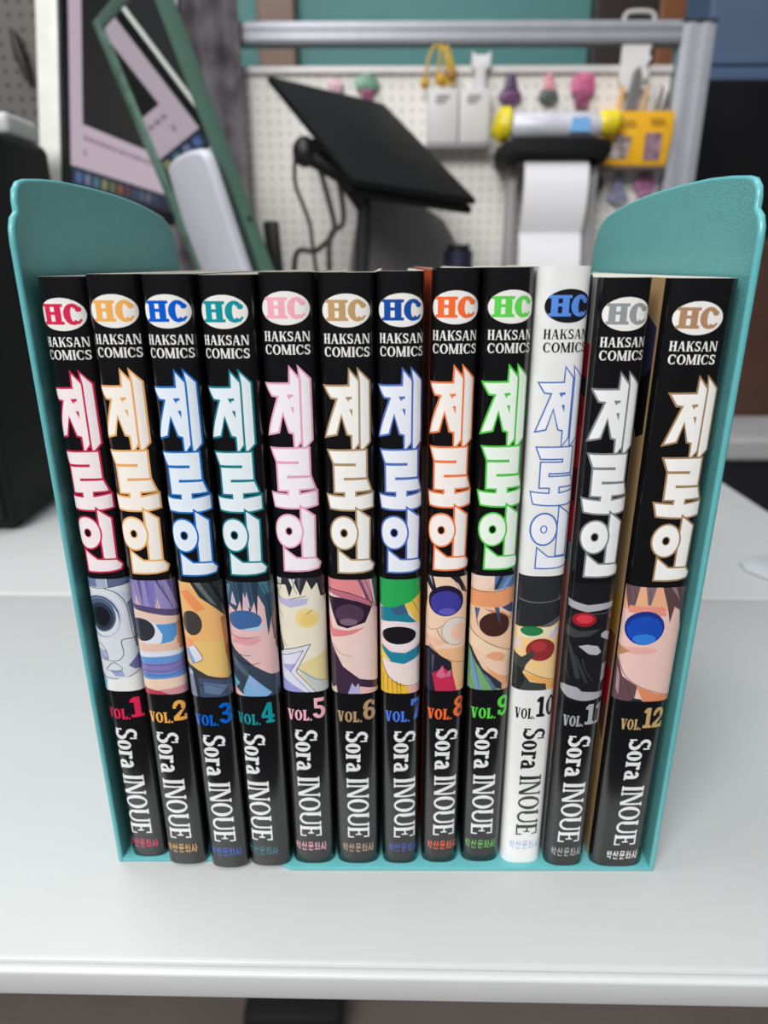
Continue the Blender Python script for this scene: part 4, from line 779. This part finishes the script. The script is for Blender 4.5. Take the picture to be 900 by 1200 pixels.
# paper dispenser
ds = thing('paper_dispenser', (0.2, 0.80, 0.0), 'black paper roll holder with white paper hanging down', 'dispenser')
bm = BM(); prism(bm, [(x, 0.77, z) for x, z in ((0.137, 0.262), (0.137, 0.278), (0.142, 0.286), (0.152, 0.289), (0.252, 0.289), (0.262, 0.286), (0.264, 0.275), (0.256, 0.262), (0.248, 0.268), (0.16, 0.268), (0.15, 0.258))], (0, 0.0848, 0), bev=0.003); obj('head', bm, mat((10, 10, 11), 0.6, spec=0.2), ds, smooth=True)
bm = BM(); prof_p = spline([(0.79, 0.270), (0.776, 0.262), (0.772, 0.24), (0.774, 0.21), (0.786, 0.185), (0.782, 0.15), (0.785, 0.02)], 6) if False else [V3((0, y, z)) for y, z in ((0.80, 0.269), (0.785, 0.267), (0.776, 0.258), (0.773, 0.24), (0.775, 0.215), (0.782, 0.195), (0.788, 0.185), (0.782, 0.165), (0.778, 0.14), (0.785, 0.05), (0.79, 0.004))]
rows = [[bm.verts.new((x, p.y + dy, p.z)) for x, dy in ((0.164, 0), (0.24, 0), (0.24, 0.0008), (0.164, 0.0008))] for p in prof_p]
for A, B in zip(rows, rows[1:]):
    for k in range(4): bm.faces.new((A[k], A[(k + 1) % 4], B[(k + 1) % 4], B[k]))
bm.faces.new(rows[0]); bm.faces.new(rows[-1][::-1]); bmesh.ops.recalc_face_normals(bm, faces=bm.faces[:])
obj('paper', bm, mat((232, 230, 232), 0.7, vary=0.01), ds, smooth=True)
for x0, x1 in ((0.150, 0.160), (0.245, 0.258)):
    bm = BM(); box(bm, (x0, 0.80, 0.0), (x1, 0.83, 0.262), 0.002); obj('side_arm', bm, mat((150, 148, 148), 0.5), ds, smooth=True)
bm = BM(); box(bm, (0.148, 0.79, 0), (0.26, 0.84, 0.006), 0.002); obj('foot_plate', bm, mat((150, 148, 148), 0.5), ds, smooth=True)
# wrapped roll on top
wr = thing('wrapped_roll', (0.2, 0.80, 0.2895), 'clear wrapped white roll with yellow ends on the black holder', 'package')
zc, yc = 0.3045, 0.805
bm = BM(); tube(bm, [(0.147, yc, zc), (0.152, yc, zc), (0.25, yc, zc), (0.256, yc, zc)], [0.011, 0.0148, 0.0148, 0.011], 20); obj('roll', bm, mat((206, 206, 216), 0.25, vary=0.12, scale=50), wr, smooth=True)
bm = BM(); tube(bm, [(0.128, yc, zc + .002), (0.135, yc, zc), (0.146, yc, zc + .002), (0.151, yc, zc)], [0.012, 0.019, 0.019, 0.011], 14); obj('yellow_end', bm, mat((224, 204, 20), 0.4, vary=0.2), wr, smooth=True)
bm = BM(); tube(bm, [(0.252, yc, zc), (0.258, yc, zc + .002), (0.274, yc, zc + .004), (0.279, yc, zc)], [0.010, 0.014, 0.014, 0.008], 14); obj('yellow_end', bm, mat((232, 208, 20), 0.4, vary=0.2), wr, smooth=True)
bm = BM(); prism(bm, [(x, yc - 0.0158, z) for x, z in ((0.217, zc - .008), (0.24, zc - .008), (0.24, zc + .005), (0.236, zc + .008), (0.219, zc + .007))], (0, 0.004, 0)); obj('blue_label', bm, mat((120, 176, 232), 0.4), wr)
# yellow organiser with tools
yo = thing('yellow_organizer', (0.305, 0.845, 0.262), 'yellow hanging tool pocket by the aluminium post', 'organizer')
bm = BM(); prism(bm, [(x, 0.822, z) for x, z in ((0.262, 0.262), (0.345, 0.262), (0.3495, 0.3), (0.3495, 0.322), (0.262, 0.322), (0.268, 0.30))], (0, 0.0328, 0), bev=0.002); obj('pocket', bm, mat((236, 176, 22), 0.45, vary=0.06), yo, smooth=True)
bm = BM(); prism(bm, [(x, 0.8205, z) for x, z in ((0.273, 0.27), (0.295, 0.27), (0.300, 0.293), (0.281, 0.297))], (0, 0.002, 0)); obj('picture_patch', bm, mat((150, 140, 140), 0.5, vary=0.8, scale=200), yo)
bm = BM(); box(bm, (0.316, 0.8205, 0.268), (0.336, 0.8225, 0.298)); obj('picture_patch', bm, mat((140, 110, 122), 0.5, vary=0.4, scale=120), yo)
for x0, zz in ((0.284, 0.309), (0.286, 0.3045), (0.32, 0.311), (0.322, 0.3065)):
    bm = BM(); box(bm, (x0, 0.8212, zz), (x0 + 0.018, 0.8222, zz + 0.002)); obj('printed_line', bm, mat((150, 104, 20), 0.5), yo)
bm = BM(); box(bm, (0.262, 0.818, 0.2575), (0.345, PY, 0.2618), 0.001)
top('wooden_ledge', bm, mat((110, 92, 78), 0.5), 'thin brown ledge under the yellow tool pocket', 'ledge')
bm = BM(); prism(bm, [(x, 0.832, z) for x, z in ((0.291, 0.324), (0.304, 0.324), (0.308, 0.36), (0.304, 0.371), (0.298, 0.366))], (0, 0.008, 0), bev=0.001)
top('gray_ruler', bm, mat((112, 112, 114), 0.4), 'grey flat tool standing up from the yellow pocket', 'tool')
for k, (x, c, h) in enumerate(((0.2835, (226, 160, 60), .352), (0.3135, (196, 150, 90), .352), (0.322, (180, 180, 186), .352), (0.331, (70, 70, 76), .35), (0.339, (44, 42, 44), .346))):
    bm = BM(); tube(bm, [(x, 0.838, 0.3225), (x + 0.004, 0.838, h - .006), (x + 0.0045, 0.838, h)], [0.0024, 0.0024, 0.001], 8)
    top('pen', bm, mat(c, 0.4), ['orange pen at the left end of the yellow pocket', 'tan pencil right of the grey tool', 'silver pen in the yellow pocket', 'dark grey pen in the yellow pocket', 'black pen nearest the aluminium post'][k], 'pen', 'pens in the yellow pocket', smooth=True)
bm = BM(); prism(bm, [(x, 0.842, z) for x, z in ((0.2835, 0.3945), (0.3185, 0.3945), (0.316, 0.386), (0.3195, 0.380), (0.314, 0.372), (0.319, 0.364), (0.312, 0.355), (0.318, 0.346), (0.3, 0.35), (0.292, 0.342), (0.287, 0.348), (0.2835, 0.36))], (0, 0.0068, 0), bev=0.001)
top('white_card', bm, mat((222, 220, 218), 0.5), 'white ragged-edged card hanging below the rail near the post', 'card')
bm = BM(); tube(bm, spline([(0.284, 0.85, 0.4195), (0.285, 0.85, 0.426), (0.292, 0.85, 0.4295), (0.312, 0.85, 0.4295), (0.319, 0.85, 0.426), (0.32, 0.85, 0.4195)]), 0.0026, 8)
top('rail_handle', bm, mat((190, 188, 184), 0.4), 'white loop handle on top of the aluminium rail', 'handle', smooth=True)
BACK = False
# flat pad at the right edge of the rear desk
bm = BM(); prism(bm, [(x, y, 0.0001) for x, y in ((0.2380, 0.2335), (0.2405, 0.246), (0.252, 0.256), (0.285, 0.258), (0.285, 0.204), (0.257, 0.2025))], (0, 0, 0.0022), bev=0.0008)
top('grey_pad', bm, mat((196, 198, 204), 0.4), 'pale grey rounded pad at right edge of the rear desk', 'pad', smooth=True)

# ------------------------------------------------------------------ right background
bm = BM(); box(bm, (0.44, 0.95, -0.72), (1.6, 1.3, 0.442), 0.006)
top('dark_cabinet', bm, mat((13, 13, 17), 0.7, vary=0.3, scale=9, spec=0.2), 'tall near black cabinet behind the right bookend panel', 'cabinet')
bm = BM(); box(bm, (0.503, 0.85, -0.72), (1.4, 0.945, 0.2253), 0.005)
top('brown_cabinet', bm, mat((74, 47, 37), 0.5, vary=0.25, scale=14), 'brown wooden cabinet at far right behind the desk', 'cabinet')
bm = BM(); box(bm, (0.35, 0.70, -0.056), (1.2, 0.845, -0.024), 0.006)
bx = top('grey_bench', bm, mat((168, 166, 166), 0.5, vary=0.05), 'grey bench top to the right of the rear desk', 'bench')
bm = BM(); box(bm, (0.36, 0.71, -0.72), (1.19, 0.84, -0.056)); o = obj('body', bm, mat((22, 22, 26), 0.6), bx)
bl = thing('roller_blind', (0.75, 1.05, 0.446), 'blue grey slatted blind box above the dark cabinet', 'blind')
bm = BM(); box(bm, (0.472, 1.0, 0.47), (1.3, 1.1, 1.0), 0.004); obj('panel', bm, mat((78, 98, 126), 0.6, vary=0.1, scale=10), bl)
bm = BM(); box(bm, (0.465, 0.99, 0.446), (1.3, 1.1, 0.466), 0.004); obj('bottom_rail', bm, mat((76, 98, 130), 0.5), bl)
